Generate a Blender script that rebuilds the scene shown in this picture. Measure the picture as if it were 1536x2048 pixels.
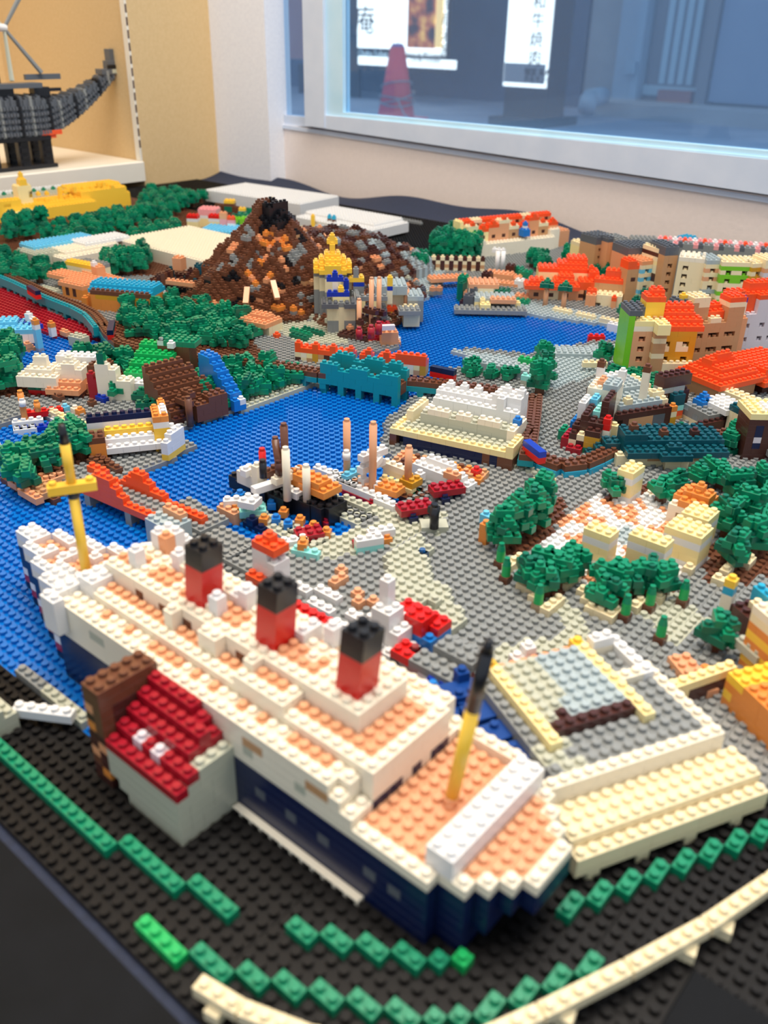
import bpy, math, random
import numpy as np
random.seed(7)
C = bpy.context.scene.collection
for o in list(bpy.data.objects): bpy.data.objects.remove(o)
U = 0.004            # one stud pitch in metres; all coordinates below are in studs
BH = 0.8             # height of one brick course in studs
PI = math.pi

# ---------------------------------------------------------------- camera
F_PX = 1789.97
PITCH, ROLL, YAW = 0.4979, 0.0192, 2.2687
CAM = np.array([54.012, -20.549, 49.416])
_f = np.array([math.cos(YAW)*math.cos(PITCH), math.sin(YAW)*math.cos(PITCH), -math.sin(PITCH)])
_r = np.array([math.sin(YAW), -math.cos(YAW), 0.0])
_u = np.cross(_r, _f)
CR = math.cos(ROLL)*_r + math.sin(ROLL)*_u
CU = -math.sin(ROLL)*_r + math.cos(ROLL)*_u
from mathutils import Matrix, Vector
cd = bpy.data.cameras.new('camera'); co = bpy.data.objects.new('camera', cd); C.objects.link(co)
co.matrix_world = Matrix(((CR[0], CU[0], -_f[0], CAM[0]*U), (CR[1], CU[1], -_f[1], CAM[1]*U), (CR[2], CU[2], -_f[2], CAM[2]*U), (0, 0, 0, 1)))
cd.sensor_fit = 'VERTICAL'; cd.lens = 4.0; cd.sensor_height = 4.0*2048/F_PX; cd.sensor_width = cd.sensor_height*0.75
cd.clip_start = 0.01; cd.clip_end = 60
cd.dof.use_dof = True; cd.dof.focus_distance = 0.50; cd.dof.aperture_fstop = 1.7
sc = bpy.context.scene; sc.camera = co

# ---------------------------------------------------------------- light and exposure
sc.view_settings.view_transform = 'Standard'; sc.view_settings.look = 'None'
sc.view_settings.gamma = 1.0; sc.view_settings.exposure = 0.52
try: sc.view_settings.use_curve_mapping = False
except Exception: pass
w = bpy.data.worlds.new('sky'); sc.world = w; w.use_nodes = True
bgn = w.node_tree.nodes['Background']; bgn.inputs[0].default_value = (0.72, 0.84, 1.0, 1); bgn.inputs[1].default_value = 0.55

def area(name, loc, size, power, col, rot=(0, 0, 0), sy=None):
    l = bpy.data.lights.new(name, 'AREA'); l.energy = power; l.color = col; l.size = size
    if sy: l.shape = 'RECTANGLE'; l.size_y = sy
    o = bpy.data.objects.new(name, l); C.objects.link(o)
    o.location = [v*U for v in loc]; o.rotation_euler = rot
    return o
area('ceiling_and_fill_light', (10, 130, 400), 0.8, 13, (1.0, 0.93, 0.82), sy=0.5)
area('ceiling_and_fill_light', (-190, 60, 420), 0.7, 3.4, (1.0, 0.86, 0.64), sy=0.5)
area('ceiling_and_fill_light', (-60, -60, 410), 0.8, 9, (1.0, 0.93, 0.84), sy=0.5)  # unseen fill light, added to brighten the window wall
area('ceiling_and_fill_light', (140, 60, 420), 0.8, 6, (1.0, 0.93, 0.82), sy=0.5)

# ---------------------------------------------------------------- helpers
def ray(px, py): return (px-768)/F_PX*CR - (py-1024)/F_PX*CU + _f
def at(px, py, z=0.0):
    """a point of the model, given by where the photograph shows it, on the horizontal plane z (studs)"""
    d = ray(px, py); t = (z-CAM[2])/d[2]; p = CAM + t*d
    return (p[0], p[1])
def lin(c):
    c /= 255.0
    return c/12.92 if c <= 0.04045 else ((c+0.055)/1.055)**2.4
MATS = {}
def plastic(name, rgb, rough=0.32, trans=0.0, alpha=1.0, spec=0.5):
    m = bpy.data.materials.new(name); m.use_nodes = True
    nt = m.node_tree; b = nt.nodes['Principled BSDF']
    b.inputs['Base Color'].default_value = (lin(rgb[0]), lin(rgb[1]), lin(rgb[2]), 1)
    b.inputs['Roughness'].default_value = rough
    b.inputs['Specular IOR Level'].default_value = spec
    if trans: b.inputs['Transmission Weight'].default_value = trans
    # slight colour change from brick to brick
    return m
PAL = {  # code: (name, rgb)
 'w': ('white_plastic', (230, 228, 225)), 'c': ('cream_plastic', (238, 221, 180)), 'C': ('pale_cream_plastic', (238, 227, 204)),
 'Y': ('light_yellow_plastic', (246, 226, 164)), 'y': ('yellow_plastic', (248, 200, 66)), 'm': ('mustard_plastic', (205, 150, 40)),
 'g': ('grey_plastic', (138, 140, 138)), 'G': ('dark_grey_plastic', (92, 96, 102)), 'h': ('warm_light_grey_plastic', (186, 186, 166)),
 'H': ('blue_grey_plastic', (168, 180, 182)), 'k': ('black_plastic', (24, 24, 28)), 'n': ('navy_plastic', (12, 26, 66)),
 'b': ('blue_plastic', (25, 120, 200)), 'B': ('royal_blue_plastic', (15, 55, 170)), 's': ('sky_blue_plastic', (110, 195, 225)),
 't': ('teal_plastic', (18, 146, 156)), 'T': ('dark_teal_plastic', (12, 78, 90)), 'a': ('turquoise_plastic', (40, 165, 200)),
 'e': ('green_plastic', (12, 132, 94)), 'E': ('dark_green_plastic', (8, 104, 78)), 'l': ('bright_green_plastic', (20, 170, 90)), 'L': ('lime_plastic', (120, 195, 40)),
 'r': ('red_plastic', (215, 28, 24)), 'R': ('crimson_plastic', (160, 18, 36)), 'o': ('orange_plastic', (240, 88, 40)), 'O': ('light_orange_plastic', (226, 140, 62)),
 'p': ('peach_plastic', (224, 162, 120)), 'P': ('apricot_plastic', (228, 158, 112)), 'd': ('brown_plastic', (108, 66, 46)), 'D': ('dark_brown_plastic', (74, 40, 34)),
 'u': ('tan_plastic', (196, 148, 104)), 'f': ('pink_plastic', (238, 160, 160)), 'v': ('mauve_grey_plastic', (214, 204, 208)), 'q': ('clear_aqua_plastic', (150, 225, 215)),
 'N': ('deep_blue_plastic', (14, 62, 134)),
 'x': ('clear_plastic', (225, 232, 235)),
}
for k, (nm, rgb) in PAL.items():
    MATS[k] = plastic(nm, rgb, 0.3, 0.7 if k == 'x' else 0.0)
def M(k): return MATS[k]

def mesh_from(name, V, Fc, mats, mi=None, smooth=False):
    me = bpy.data.meshes.new(name)
    V = np.asarray(V, np.float32)*U
    n = len(Fc)
    lens = np.fromiter((len(f) for f in Fc), np.int32, n)
    loops = np.fromiter((i for f in Fc for i in f), np.int32, int(lens.sum()))
    me.vertices.add(len(V)); me.vertices.foreach_set('co', V.ravel())
    me.loops.add(len(loops)); me.loops.foreach_set('vertex_index', loops)
    me.polygons.add(n)
    me.polygons.foreach_set('loop_start', np.concatenate(([0], np.cumsum(lens)[:-1])).astype(np.int32))
    me.polygons.foreach_set('loop_total', lens)
    for m in mats: me.materials.append(m)
    if mi is not None: me.polygons.foreach_set('material_index', np.asarray(mi, np.int32))
    me.polygons.foreach_set('use_smooth', np.full(n, bool(smooth)))
    me.update(calc_edges=True)
    return me
def link(name, me, parent=None, loc=(0, 0, 0), rz=0.0):
    o = bpy.data.objects.new(name, me); C.objects.link(o)
    o.location = (loc[0]*U, loc[1]*U, loc[2]*U); o.rotation_euler = (0, 0, rz)
    if parent: o.parent = parent
    return o
def tag(o, label, cat, group=None, kind=None):
    if label: o['label'] = label
    if cat: o['category'] = cat
    if group: o['group'] = group
    if kind: o['kind'] = kind
    return o
def thing(name, label, cat, loc=(0, 0, 0), rz=0.0, group=None):
    o = bpy.data.objects.new(name, None); C.objects.link(o); o.empty_display_size = 0.01
    o.location = (loc[0]*U, loc[1]*U, loc[2]*U); o.rotation_euler = (0, 0, rz)
    return tag(o, label, cat, group)

def geo_box(x0, y0, z0, x1, y1, z1, ch=0.0):
    if ch <= 0:
        V = [(x0, y0, z0), (x1, y0, z0), (x1, y1, z0), (x0, y1, z0), (x0, y0, z1), (x1, y0, z1), (x1, y1, z1), (x0, y1, z1)]
        Fc = [(3, 2, 1, 0), (4, 5, 6, 7), (0, 1, 5, 4), (1, 2, 6, 5), (2, 3, 7, 6), (3, 0, 4, 7)]
        return V, Fc
    zc = z1-ch
    V = [(x0, y0, z0), (x1, y0, z0), (x1, y1, z0), (x0, y1, z0), (x0, y0, zc), (x1, y0, zc), (x1, y1, zc), (x0, y1, zc),
         (x0+ch, y0+ch, z1), (x1-ch, y0+ch, z1), (x1-ch, y1-ch, z1), (x0+ch, y1-ch, z1)]
    Fc = [(3, 2, 1, 0), (8, 9, 10, 11), (0, 1, 5, 4), (1, 2, 6, 5), (2, 3, 7, 6), (3, 0, 4, 7), (4, 5, 9, 8), (5, 6, 10, 9), (6, 7, 11, 10), (7, 4, 8, 11)]
    return V, Fc
def geo_stud(x, y, z, n=10, r=0.335, h=0.34, ch=0.0):
    V = []; Fc = []
    for k in range(n):
        a = 2*PI*(k+0.5)/n; V.append((x+r*math.cos(a), y+r*math.sin(a), z))
    hh = h-ch
    for k in range(n):
        a = 2*PI*(k+0.5)/n; V.append((x+r*math.cos(a), y+r*math.sin(a), z+hh))
    Fc += [(k, (k+1) % n, n+(k+1) % n, n+k) for k in range(n)]
    if ch > 0:
        for k in range(n):
            a = 2*PI*(k+0.5)/n; V.append((x+(r-ch)*math.cos(a), y+(r-ch)*math.sin(a), z+h))
        Fc += [(n+k, n+(k+1) % n, 2*n+(k+1) % n, 2*n+k) for k in range(n)]
        Fc.append(tuple(range(2*n, 3*n)))
    else: Fc.append(tuple(range(n, 2*n)))
    return V, Fc
def join(parts):
    V = []; Fc = []
    for v, f in parts:
        b = len(V); V += v; Fc += [tuple(i+b for i in ff) for ff in f]
    return V, Fc
GAP = 0.009
BRICKS = {}
def brick_geo(w, d, h, mask, tier, x=0.0, y=0.0, z=0.0):
    """w x d studs, h courses; origin at the centre of its first stud, underside at z"""
    n, ch, sch = ((14, 0.028, 0.04), (10, 0.018, 0.0), (8, 0.0, 0.0), (6, 0.0, 0.0))[tier]
    parts = [geo_box(x-0.5+GAP, y-0.5+GAP, z, x+w-0.5-GAP, y+d-0.5-GAP, z+h*BH-0.004, ch)]
    for i in range(w):
        for j in range(d):
            if mask is True or (mask and mask[i*d+j]):
                parts.append(geo_stud(x+i, y+j, z+h*BH-0.004, n, ch=sch))
    return join(parts)
def brick_mesh(w, d, h, mask, col, tier):
    if mask is not True and mask is not False:
        if all(mask): mask = True
        elif not any(mask): mask = False
    key = (w, d, h, mask, col, tier)
    if key not in BRICKS:
        V, Fc = brick_geo(w, d, h, mask, tier)
        BRICKS[key] = mesh_from('brick', V, Fc, [MATS[col]])
    return BRICKS[key]

class Build:
    """a brick-built thing: fill cells, then done() lays real bricks over every cell that shows"""
    def __init__(s, name, label, cat, pos, rz=0.0, n0=0, group=None, maxlen=4, tier=None, cap=300, root=None):
        s.cells = {}; s.pos = pos; s.rz = rz; s.n0 = n0; s.maxlen = maxlen; s.cap = cap
        s.root = root or thing(name, label, cat, (pos[0], pos[1], n0*BH), rz, group)
        s.loose = []   # single bricks at free places: (x,y,z,w,d,h,col,rz)
        s.tier = tier; s.rng = random.Random(int(pos[0]*31+pos[1]*17+n0))
    def box(s, x, y, z, w, d, h, col):
        for i in range(x, x+w):
            for j in range(y, y+d):
                for k in range(z, z+h):
                    s.cells[(i, j, k)] = col[s.rng.randrange(len(col))] if len(col) > 1 else col
        return s
    def cut(s, x, y, z, w, d, h):
        for i in range(x, x+w):
            for j in range(y, y+d):
                for k in range(z, z+h): s.cells.pop((i, j, k), None)
        return s
    def put(s, x, y, z, w, d, h, col, rz=0.0, studs=True):
        s.loose.append((x, y, z, w, d, h, col, rz, studs)); return s
    def world(s, x, y, z):
        c, sn = math.cos(s.rz), math.sin(s.rz)
        return np.array([s.pos[0]+c*x-sn*y, s.pos[1]+sn*x+c*y, (z+s.n0)*BH])
    def done(s):
        cells = s.cells; out = []
        show = {}
        for (x, y, z), c in cells.items():
            nb = [(x+1, y, z) in cells, (x-1, y, z) in cells, (x, y+1, z) in cells, (x, y-1, z) in cells, (x, y, z+1) in cells]
            if not all(nb) or (z > 0 and (x, y, z-1) not in cells): show[(x, y, z)] = c
        left = dict(show)
        for key in sorted(show, key=lambda k: (k[2], k[1], k[0])):
            if key not in left: continue
            x, y, z = key; c = left[key]; L = s.rng.choice([l for l in (1, 2, 2, 3, 4, 4, 6, 8) if l <= s.maxlen])
            best = None
            for dx, dy in ((1, 0), (0, 1)) if (z % 2 == 0) else ((0, 1), (1, 0)):
                n = 1
                while n < L and left.get((x+dx*n, y+dy*n, z)) == c: n += 1
                if best is None or n > best[0]: best = (n, dx, dy)
            n, dx, dy = best; wdt = 1
            if s.maxlen > 1 and all(left.get((x+dx*k+dy, y+dy*k+dx, z)) == c for k in range(n)): wdt = 2
            w, d = (n, wdt) if dx else (wdt, n)
            for i in range(w):
                for j in range(d): left.pop((x+i, y+j, z), None)
            mask = tuple((x+i, y+j, z+1) not in cells for i in range(w) for j in range(d))
            out.append((x, y, z*BH, w, d, 1, c, 0.0, mask))
        for (x, y, z, w, d, h, col, rz, studs) in s.loose: out.append((x, y, z*BH, w, d, h, col, rz, studs))
        s.emit(out)
        return s.root
    def emit(s, out):
        def dist(b):
            p = s.world(b[0]+b[3]/2, b[1]+b[4]/2, b[2]/BH); r = p-CAM
            vis = _f.dot(r)
            if vis <= 0: return 1e9
            px = 768+F_PX*r.dot(CR)/vis; py = 1024-F_PX*r.dot(CU)/vis
            if not (-20 < px < 1556 and -20 < py < 2068): return 1e6+vis
            return vis
        ds = sorted(((dist(b), i) for i, b in enumerate(out)))
        single = []; mass = []
        for k, (dv, i) in enumerate(ds):
            b = out[i]
            big = F_PX/max(dv, 1)*max(b[3], b[4]) >= 9.5
            tr = s.tier if s.tier is not None else 0 if dv < 78 else 1 if dv < 118 else 2 if dv < 185 else 3
            b = b+(tr,)
            (single if (k < s.cap and big and dv < 1e5) else mass).append(b)
        if len(mass) <= 3 and len(single)+len(mass) <= s.cap: single += mass; mass = []
        for x, y, z, w, d, h, c, rz, mask, tr in single:
            link('brick', brick_mesh(w, d, h, mask, c, tr), s.root, (x, y, z), rz)
        if mass:
            cols = sorted({b[6] for b in mass}); V = []; Fc = []; mi = []
            for x, y, z, w, d, h, c, rz, mask, tr in mass:
                if rz:
                    v, f = brick_geo(w, d, h, mask, max(tr, 2)); cc, ss = math.cos(rz), math.sin(rz)
                    v = [(x+cc*a-ss*b_, y+ss*a+cc*b_, z+e) for a, b_, e in v]
                else: v, f = brick_geo(w, d, h, mask, max(tr, 2), x, y, z)
                b0 = len(V); V += v; Fc += [tuple(q+b0 for q in ff) for ff in f]; mi += [cols.index(c)]*len(f)
            o = link('small_bricks', mesh_from('small_bricks', V, Fc, [MATS[c] for c in cols], mi), s.root)
            o['kind'] = 'stuff'

def part(name, geo, mat, parent, smooth=False, loc=(0, 0, 0), rz=0.0, label=None):
    V, Fc = geo
    o = link(name, mesh_from(name, V, Fc, [MATS[mat] if isinstance(mat, str) else mat], smooth=smooth), parent, loc, rz)
    if label: o['label'] = label
    return o
def tube(p0, p1, r0, r1=None, n=16, cap=True):
    """tapered round bar between two points"""
    r1 = r0 if r1 is None else r1
    a = np.array(p0, float); b = np.array(p1, float); d = b-a; d /= np.linalg.norm(d)
    t = np.array([1.0, 0, 0]) if abs(d[0]) < 0.9 else np.array([0, 1.0, 0])
    e1 = np.cross(d, t); e1 /= np.linalg.norm(e1); e2 = np.cross(d, e1)
    V = []
    for c, r in ((a, r0), (b, r1)):
        for k in range(n):
            an = 2*PI*k/n; V.append(tuple(c+r*(math.cos(an)*e1+math.sin(an)*e2)))
    Fc = [(k, (k+1) % n, n+(k+1) % n, n+k) for k in range(n)]
    if cap: Fc += [tuple(reversed(range(n))), tuple(range(n, 2*n))]
    return V, Fc
def facing(p0, p1, z=0.8):
    """local frame of a rotated building: from its near-left to its near-right base corner"""
    a = at(p0[0], p0[1], z); b = at(p1[0], p1[1], z)
    L = math.hypot(b[0]-a[0], b[1]-a[1]); rz = math.atan2(b[1]-a[1], b[0]-a[0])
    return a, rz, L

# ---------------------------------------------------------------- room, window, street (structure)
def noise_mat(name, rgb, rgb2, scale=40, rough=0.7, bump=0.0, stretch=None):
    m = bpy.data.materials.new(name); m.use_nodes = True; nt = m.node_tree; b = nt.nodes['Principled BSDF']
    tc = nt.nodes.new('ShaderNodeTexCoord'); mp = nt.nodes.new('ShaderNodeMapping'); nz = nt.nodes.new('ShaderNodeTexNoise'); rp = nt.nodes.new('ShaderNodeValToRGB')
    nt.links.new(tc.outputs['Object'], mp.inputs[0]); nt.links.new(mp.outputs[0], nz.inputs['Vector']); nt.links.new(nz.outputs['Fac'], rp.inputs[0])
    nz.inputs['Scale'].default_value = scale; nz.inputs['Detail'].default_value = 4
    if stretch: mp.inputs['Scale'].default_value = stretch
    rp.color_ramp.elements[0].position = 0.3; rp.color_ramp.elements[1].position = 0.7
    rp.color_ramp.elements[0].color = (*[lin(v) for v in rgb], 1); rp.color_ramp.elements[1].color = (*[lin(v) for v in rgb2], 1)
    nt.links.new(rp.outputs[0], b.inputs['Base Color']); b.inputs['Roughness'].default_value = rough
    if bump:
        bp = nt.nodes.new('ShaderNodeBump'); bp.inputs['Strength'].default_value = bump; bp.inputs['Distance'].default_value = 0.001
        nt.links.new(nz.outputs['Fac'], bp.inputs['Height']); nt.links.new(bp.outputs[0], b.inputs['Normal'])
    return m
WALL_TAN = noise_mat('tan_wallpaper', (212, 180, 130), (218, 187, 138), 260, 0.8, 0.25)
WALL_WHITE = noise_mat('white_wallpaper', (232, 232, 238), (240, 240, 244), 260, 0.8, 0.2)
WALL_PINK = noise_mat('pinkish_wallpaper', (240, 224, 214), (244, 228, 218), 260, 0.8, 0.2)
FRAME = noise_mat('painted_window_frame', (204, 214, 230), (214, 222, 236), 30, 0.45)
SASH = noise_mat('pale_blue_sash', (190, 226, 244), (202, 232, 248), 30, 0.4)
SHELFW = noise_mat('white_laminate', (232, 224, 208), (238, 230, 214), 20, 0.35)
WOOD = noise_mat('brown_wood', (84, 56, 40), (104, 72, 52), 30, 0.5, 0, (1, 12, 1))
CLOTH = noise_mat('navy_cloth', (20, 30, 52), (27, 38, 64), 400, 0.75, 0.3)
DARKTOP = noise_mat('dark_table_top', (10, 12, 15), (15, 17, 21), 60, 0.7)
DARKTOP.node_tree.nodes['Principled BSDF'].inputs['Specular IOR Level'].default_value = 0.15
def sbox(name, x0, y0, z0, x1, y1, z1, mat, parent=None, kind='structure', ch=0.0):
    o = part(name, geo_box(x0, y0, z0, x1, y1, z1, ch), mat, parent)
    if kind and not parent: o['kind'] = kind
    return o
FL = -150
sbox('floor', -900, -500, FL-4, 500, 212, FL, noise_mat('floor_tiles', (120, 110, 100), (132, 122, 112), 8, 0.5))
sbox('ceiling', -330, -260, 470, 260, 216, 474, WALL_WHITE)
# left wall with its shelf bay
sbox('wall_left', -320, 172, FL, -217, 205, 470, WALL_TAN)
sbox('wall_back', -302, -260, FL, -298, 172, 470, WALL_TAN)
sbox('wall_corner', -320, 205, FL, -189.5, 216, 470, WALL_WHITE)
# window wall: parapet below, wall to the right, lintel above
V = [(-189.5, 212, FL), (260, 212, FL), (260, 218, FL), (-189.5, 218, FL), (-189.5, 212, 18.8), (260, 212, 8), (260, 218, 8), (-189.5, 218, 18.8)]
part('wall_window', (V, [(3, 2, 1, 0), (4, 5, 6, 7), (0, 1, 5, 4), (1, 2, 6, 5), (2, 3, 7, 6), (3, 0, 4, 7)]), WALL_PINK, None)['kind'] = 'structure'
sbox('wall_lintel', -189.5, 212, 300, 260, 218, 470, WALL_PINK)
win = part('window_1', geo_box(-177, 209.8, 19.4, -168, 217, 300, 0.3), FRAME, None); win['kind'] = 'structure'
def prism_x(x0, x1, y0, y1, zb0, zb1, zt0, zt1):
    V = [(x0, y0, zb0), (x1, y0, zb1), (x1, y1, zb1), (x0, y1, zb0), (x0, y0, zt0), (x1, y0, zt1), (x1, y1, zt1), (x0, y1, zt0)]
    return V, [(3, 2, 1, 0), (4, 5, 6, 7), (0, 1, 5, 4), (1, 2, 6, 5), (2, 3, 7, 6), (3, 0, 4, 7)]
part('window_frame', prism_x(-168, 100, 210.2, 217, 19.2, 12.2, 23.2, 23.0), FRAME, win)
part('window_sill', prism_x(-189.5, 100, 211.5, 212, 17.6, 10.2, 18.8, 11.4), FRAME, win)
part('window_frame', prism_x(-189.4, -177, 212.2, 217, 18.4, 19.0, 21.8, 21.8), FRAME, win)
part('sash', prism_x(-168, -160.8, 211, 214.5, 23, 23, 299, 299), SASH, win)
part('sash', prism_x(-160.8, 100, 211, 214.5, 23.0, 23.0, 24.5, 25.2), SASH, win)
part('sash_track', prism_x(-160.8, 100, 210.4, 211, 22.6, 22.4, 23.4, 23.6), SASH, win)
gm = bpy.data.materials.new('glare_haze_glass'); gm.use_nodes = True; nt = gm.node_tree  # pale blue haze mixed into the pane stands in for window glare
for n in list(nt.nodes): nt.nodes.remove(n)
out = nt.nodes.new('ShaderNodeOutputMaterial'); tr = nt.nodes.new('ShaderNodeBsdfTransparent'); gl = nt.nodes.new('ShaderNodeBsdfGlossy'); df = nt.nodes.new('ShaderNodeBsdfTranslucent'); d2 = nt.nodes.new('ShaderNodeBsdfDiffuse')
m1 = nt.nodes.new('ShaderNodeMixShader'); m2 = nt.nodes.new('ShaderNodeMixShader'); m3 = nt.nodes.new('ShaderNodeMixShader')
tr.inputs[0].default_value = (0.86, 0.95, 1.0, 1); gl.inputs['Roughness'].default_value = 0.02; df.inputs[0].default_value = (0.45, 0.68, 1, 1); d2.inputs[0].default_value = (0.4, 0.62, 1, 1)
m3.inputs[0].default_value = 0.3; nt.links.new(df.outputs[0], m3.inputs[1]); nt.links.new(d2.outputs[0], m3.inputs[2])
m1.inputs[0].default_value = 0.15; nt.links.new(tr.outputs[0], m1.inputs[1]); nt.links.new(m3.outputs[0], m1.inputs[2])
m2.inputs[0].default_value = 0.03; nt.links.new(m1.outputs[0], m2.inputs[1]); nt.links.new(gl.outputs[0], m2.inputs[2]); nt.links.new(m2.outputs[0], out.inputs[0])
part('pane', geo_box(-160.8, 212.6, 24.4, 100, 213.0, 299), gm, win)
part('pane', geo_box(-189.4, 213.6, 21.8, -177, 214.0, 299), gm, win)
# dark cloth over the table, its far edge thrown up in soft folds against the wall
def cloth():
    xs = np.linspace(-216.3, 110, 130); rows = [(-60, -0.45), (190, -0.45)]
    V = []; Fc = []
    ny = 14
    for x in xs:
        fold = 1.6+1.3*math.sin(x*0.055+1.0)+0.8*math.sin(x*0.13)
        if x > -185: yb = 208
        else: yb = 208
        for k in range(ny):
            t = k/(ny-1); y = -60+(yb+60)*t if k < 5 else yb-14*(1-(k-4)/(ny-5))
            if k < 5: y = -60+(yb-14+60)*k/4
            z = -0.45
            if k >= 5: z += fold*max(0.0, (k-4)/(ny-5))**2*1.2
            V.append((x, y, z))
    for i in range(len(xs)-1):
        for k in range(ny-1): a = i*ny+k; Fc.append((a, a+ny, a+ny+1, a+1))
    return V, Fc
tb = sbox('table', -216.4, -60, -8, 110, 204, -0.9, DARKTOP, kind=None); tag(tb, 'dark display table under the brick model', 'table')
for lx in (-205, 95):
    for ly in (-50, 190): sbox('leg', lx, ly, FL, lx+8, ly+8, -8, DARKTOP, tb)
cl = part('table_cloth', cloth(), CLOTH, None, smooth=True); tag(cl, 'dark navy cloth spread under the brick model up to the window wall', 'cloth')
nt_ = sbox('cloth_shade_sheet', -60, -59, -0.44, 109, -4.2, -0.2, DARKTOP, kind=None); tag(nt_, 'dark sheet for the shade on the cloth along the near left edge of the model', 'mat')  # dark sheet added where the near cloth only gets less light
# shelf
sh = sbox('shelf_board', -298, -200, 1.6, -216.6, 172, 7.8, SHELFW, kind=None, ch=0.2); tag(sh, 'white laminate shelf in the wall bay carrying the grey airship model', 'shelf')
part('shelf_lip', geo_box(-216.6, -200, 1.6, -215.9, 171.8, 7.6, 0.1), SHELFW, sh)
lo = sbox('plinth_board', -290, -200, -30, -218, 172, -3, WOOD, kind=None); tag(lo, 'brown wooden board under the white shelf', 'shelf')
up_ = tag(sbox('slotted_upright', -219.2, 171.2, 7.9, -216.9, 172.0, 300, SHELFW, kind=None), 'slotted metal shelf upright at the edge of the tan wall', 'upright')
for k in range(18): part('slot', geo_box(-216.98, 171.3, 12+k*3.6, -216.85, 171.9, 14.4+k*3.6), 'D', up_)

# ---------------------------------------------------------------- street outside
G = -150
ASPH = noise_mat('asphalt', (120, 134, 156), (146, 158, 178), 2, 0.85)
DKW = noise_mat('dark_facade_paint', (62, 82, 110), (70, 92, 122), 3, 0.6)
DKB = noise_mat('black_sign_metal', (18, 22, 30), (24, 28, 38), 3, 0.5)
CONC = noise_mat('concrete', (150, 156, 164), (172, 178, 184), 2, 0.8)
sbox('street_ground', -9000, 240, G-6, 3000, 9000, G, ASPH)
def pix(px, py, Y):
    d = ray(px, py); t = (Y-CAM[1])/d[1]; p = CAM+t*d; return p[0], p[2]
YF = 2500.0   # plane of the house fronts across the street
def fbox(name, px0, px1, pyt, pyb, Y, depth, mat, parent=None):
    x0, zt = pix(px0, pyt, Y); x1, _ = pix(px1, pyt, Y); _, zb = pix((px0+px1)/2, pyb, Y)
    return part(name, geo_box(min(x0, x1), Y, zb, max(x0, x1), Y+depth, zt), mat, parent)
def emis(name, rgb, s):
    m = bpy.data.materials.new(name); m.use_nodes = True; b = m.node_tree.nodes['Principled BSDF']
    b.inputs['Base Color'].default_value = (*[lin(v) for v in rgb], 1); b.inputs['Emission Color'].default_value = (*[lin(v) for v in rgb], 1); b.inputs['Emission Strength'].default_value = s
    return m
LIT = emis('lit_sign_panel', (250, 250, 246), 1.5)
bld = tag(fbox('shop_front', 470, 1280, -900, 232, YF, 60, DKW), 'dark blue-grey shop front across the street', 'building')
b2 = tag(fbox('house_front', 1287, 1900, -900, 250, YF+8, 60, CONC), 'pale grey house front with a barred entrance door across the street', 'building')
part('pillar', geo_box(pix(1268, 0, YF)[0], YF-60, G, pix(1318, 0, YF)[0], YF+5, 1600), noise_mat('pale_pillar_paint', (150, 176, 200), (170, 190, 210), 1, 0.7), b2)
DOORM = noise_mat('door_frame_paint', (120, 124, 136), (132, 136, 148), 1, 0.5)
part('door', geo_box(pix(1322, 0, YF)[0], YF-20, G+30, pix(1450, 0, YF)[0], YF+4, 1600), DOORM, b2)
for k in range(4):
    part('door_bar', geo_box(pix(1350+k*19, 0, YF)[0], YF-28, pix(1350, 168, YF)[1], pix(1362+k*19, 0, YF)[0], YF-20, 1600), noise_mat('pale_door_bar', (170, 200, 220), (180, 208, 228), 1, 0.4), b2)
part('kick_plate', geo_box(pix(1320, 0, YF)[0], YF-30, pix(1350, 192, YF)[1], pix(1434, 0, YF)[0], YF-20, pix(1350, 172, YF)[1]), noise_mat('pale_kick_plate', (170, 196, 214), (176, 200, 216), 1, 0.5), b2)
part('door_post', geo_box(pix(1440, 0, YF)[0], YF-60, G, pix(1462, 0, YF)[0], YF-5, 1600), DOORM, b2)
part('side_panel', geo_box(pix(1466, 0, YF)[0], YF-50, G+40, pix(1800, 0, YF)[0], YF-10, 1600), noise_mat('blue_grey_side_panel', (120, 146, 180), (140, 160, 190), 1, 0.5), b2)
part('step', geo_box(pix(1262, 0, YF)[0], YF-200, G, pix(1800, 0, YF)[0], YF-60, G+34), CONC, b2)
part('red_crate', geo_box(pix(1362, 0, YF)[0], YF-58, G+34, pix(1432, 0, YF)[0], YF-30, G+62), noise_mat('rust_red_crate', (150, 92, 84), (160, 100, 92), 1, 0.7), b2)
# lit restaurant board
sg = thing('restaurant_board', 'large lit restaurant signboard standing behind the traffic cone across the street', 'sign', (0, 0, 0))
YS = 2260.0
fbox('frame', 596, 918, -400, 140, YS, 14, DKB, sg)
fbox('lower_frame', 596, 718, 128, 190, YS+6, 12, DKB, sg)
fbox('reddish_shutter', 560, 622, -400, 118, YS-8, 6, noise_mat('reddish_shutter', (176, 130, 130), (186, 140, 138), 1, 0.6), sg)
fbox('panel', 716, 802, -400, 97, YS-6, 5, LIT, sg)
fbox('panel', 716, 912, 112, 134, YS-6, 5, LIT, sg)
fbox('panel', 806, 912, -400, 112, YS-5, 4, LIT, sg)
pm = bpy.data.materials.new('backlit_room_photo'); pm.use_nodes = True; nt = pm.node_tree; b = nt.nodes['Principled BSDF']
tc = nt.nodes.new('ShaderNodeTexCoord'); vz = nt.nodes.new('ShaderNodeTexNoise'); rp = nt.nodes.new('ShaderNodeValToRGB'); nt.links.new(tc.outputs['Object'], vz.inputs['Vector']); nt.links.new(vz.outputs['Fac'], rp.inputs[0])
vz.inputs['Scale'].default_value = 5.0; vz.inputs['Detail'].default_value = 3
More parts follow.
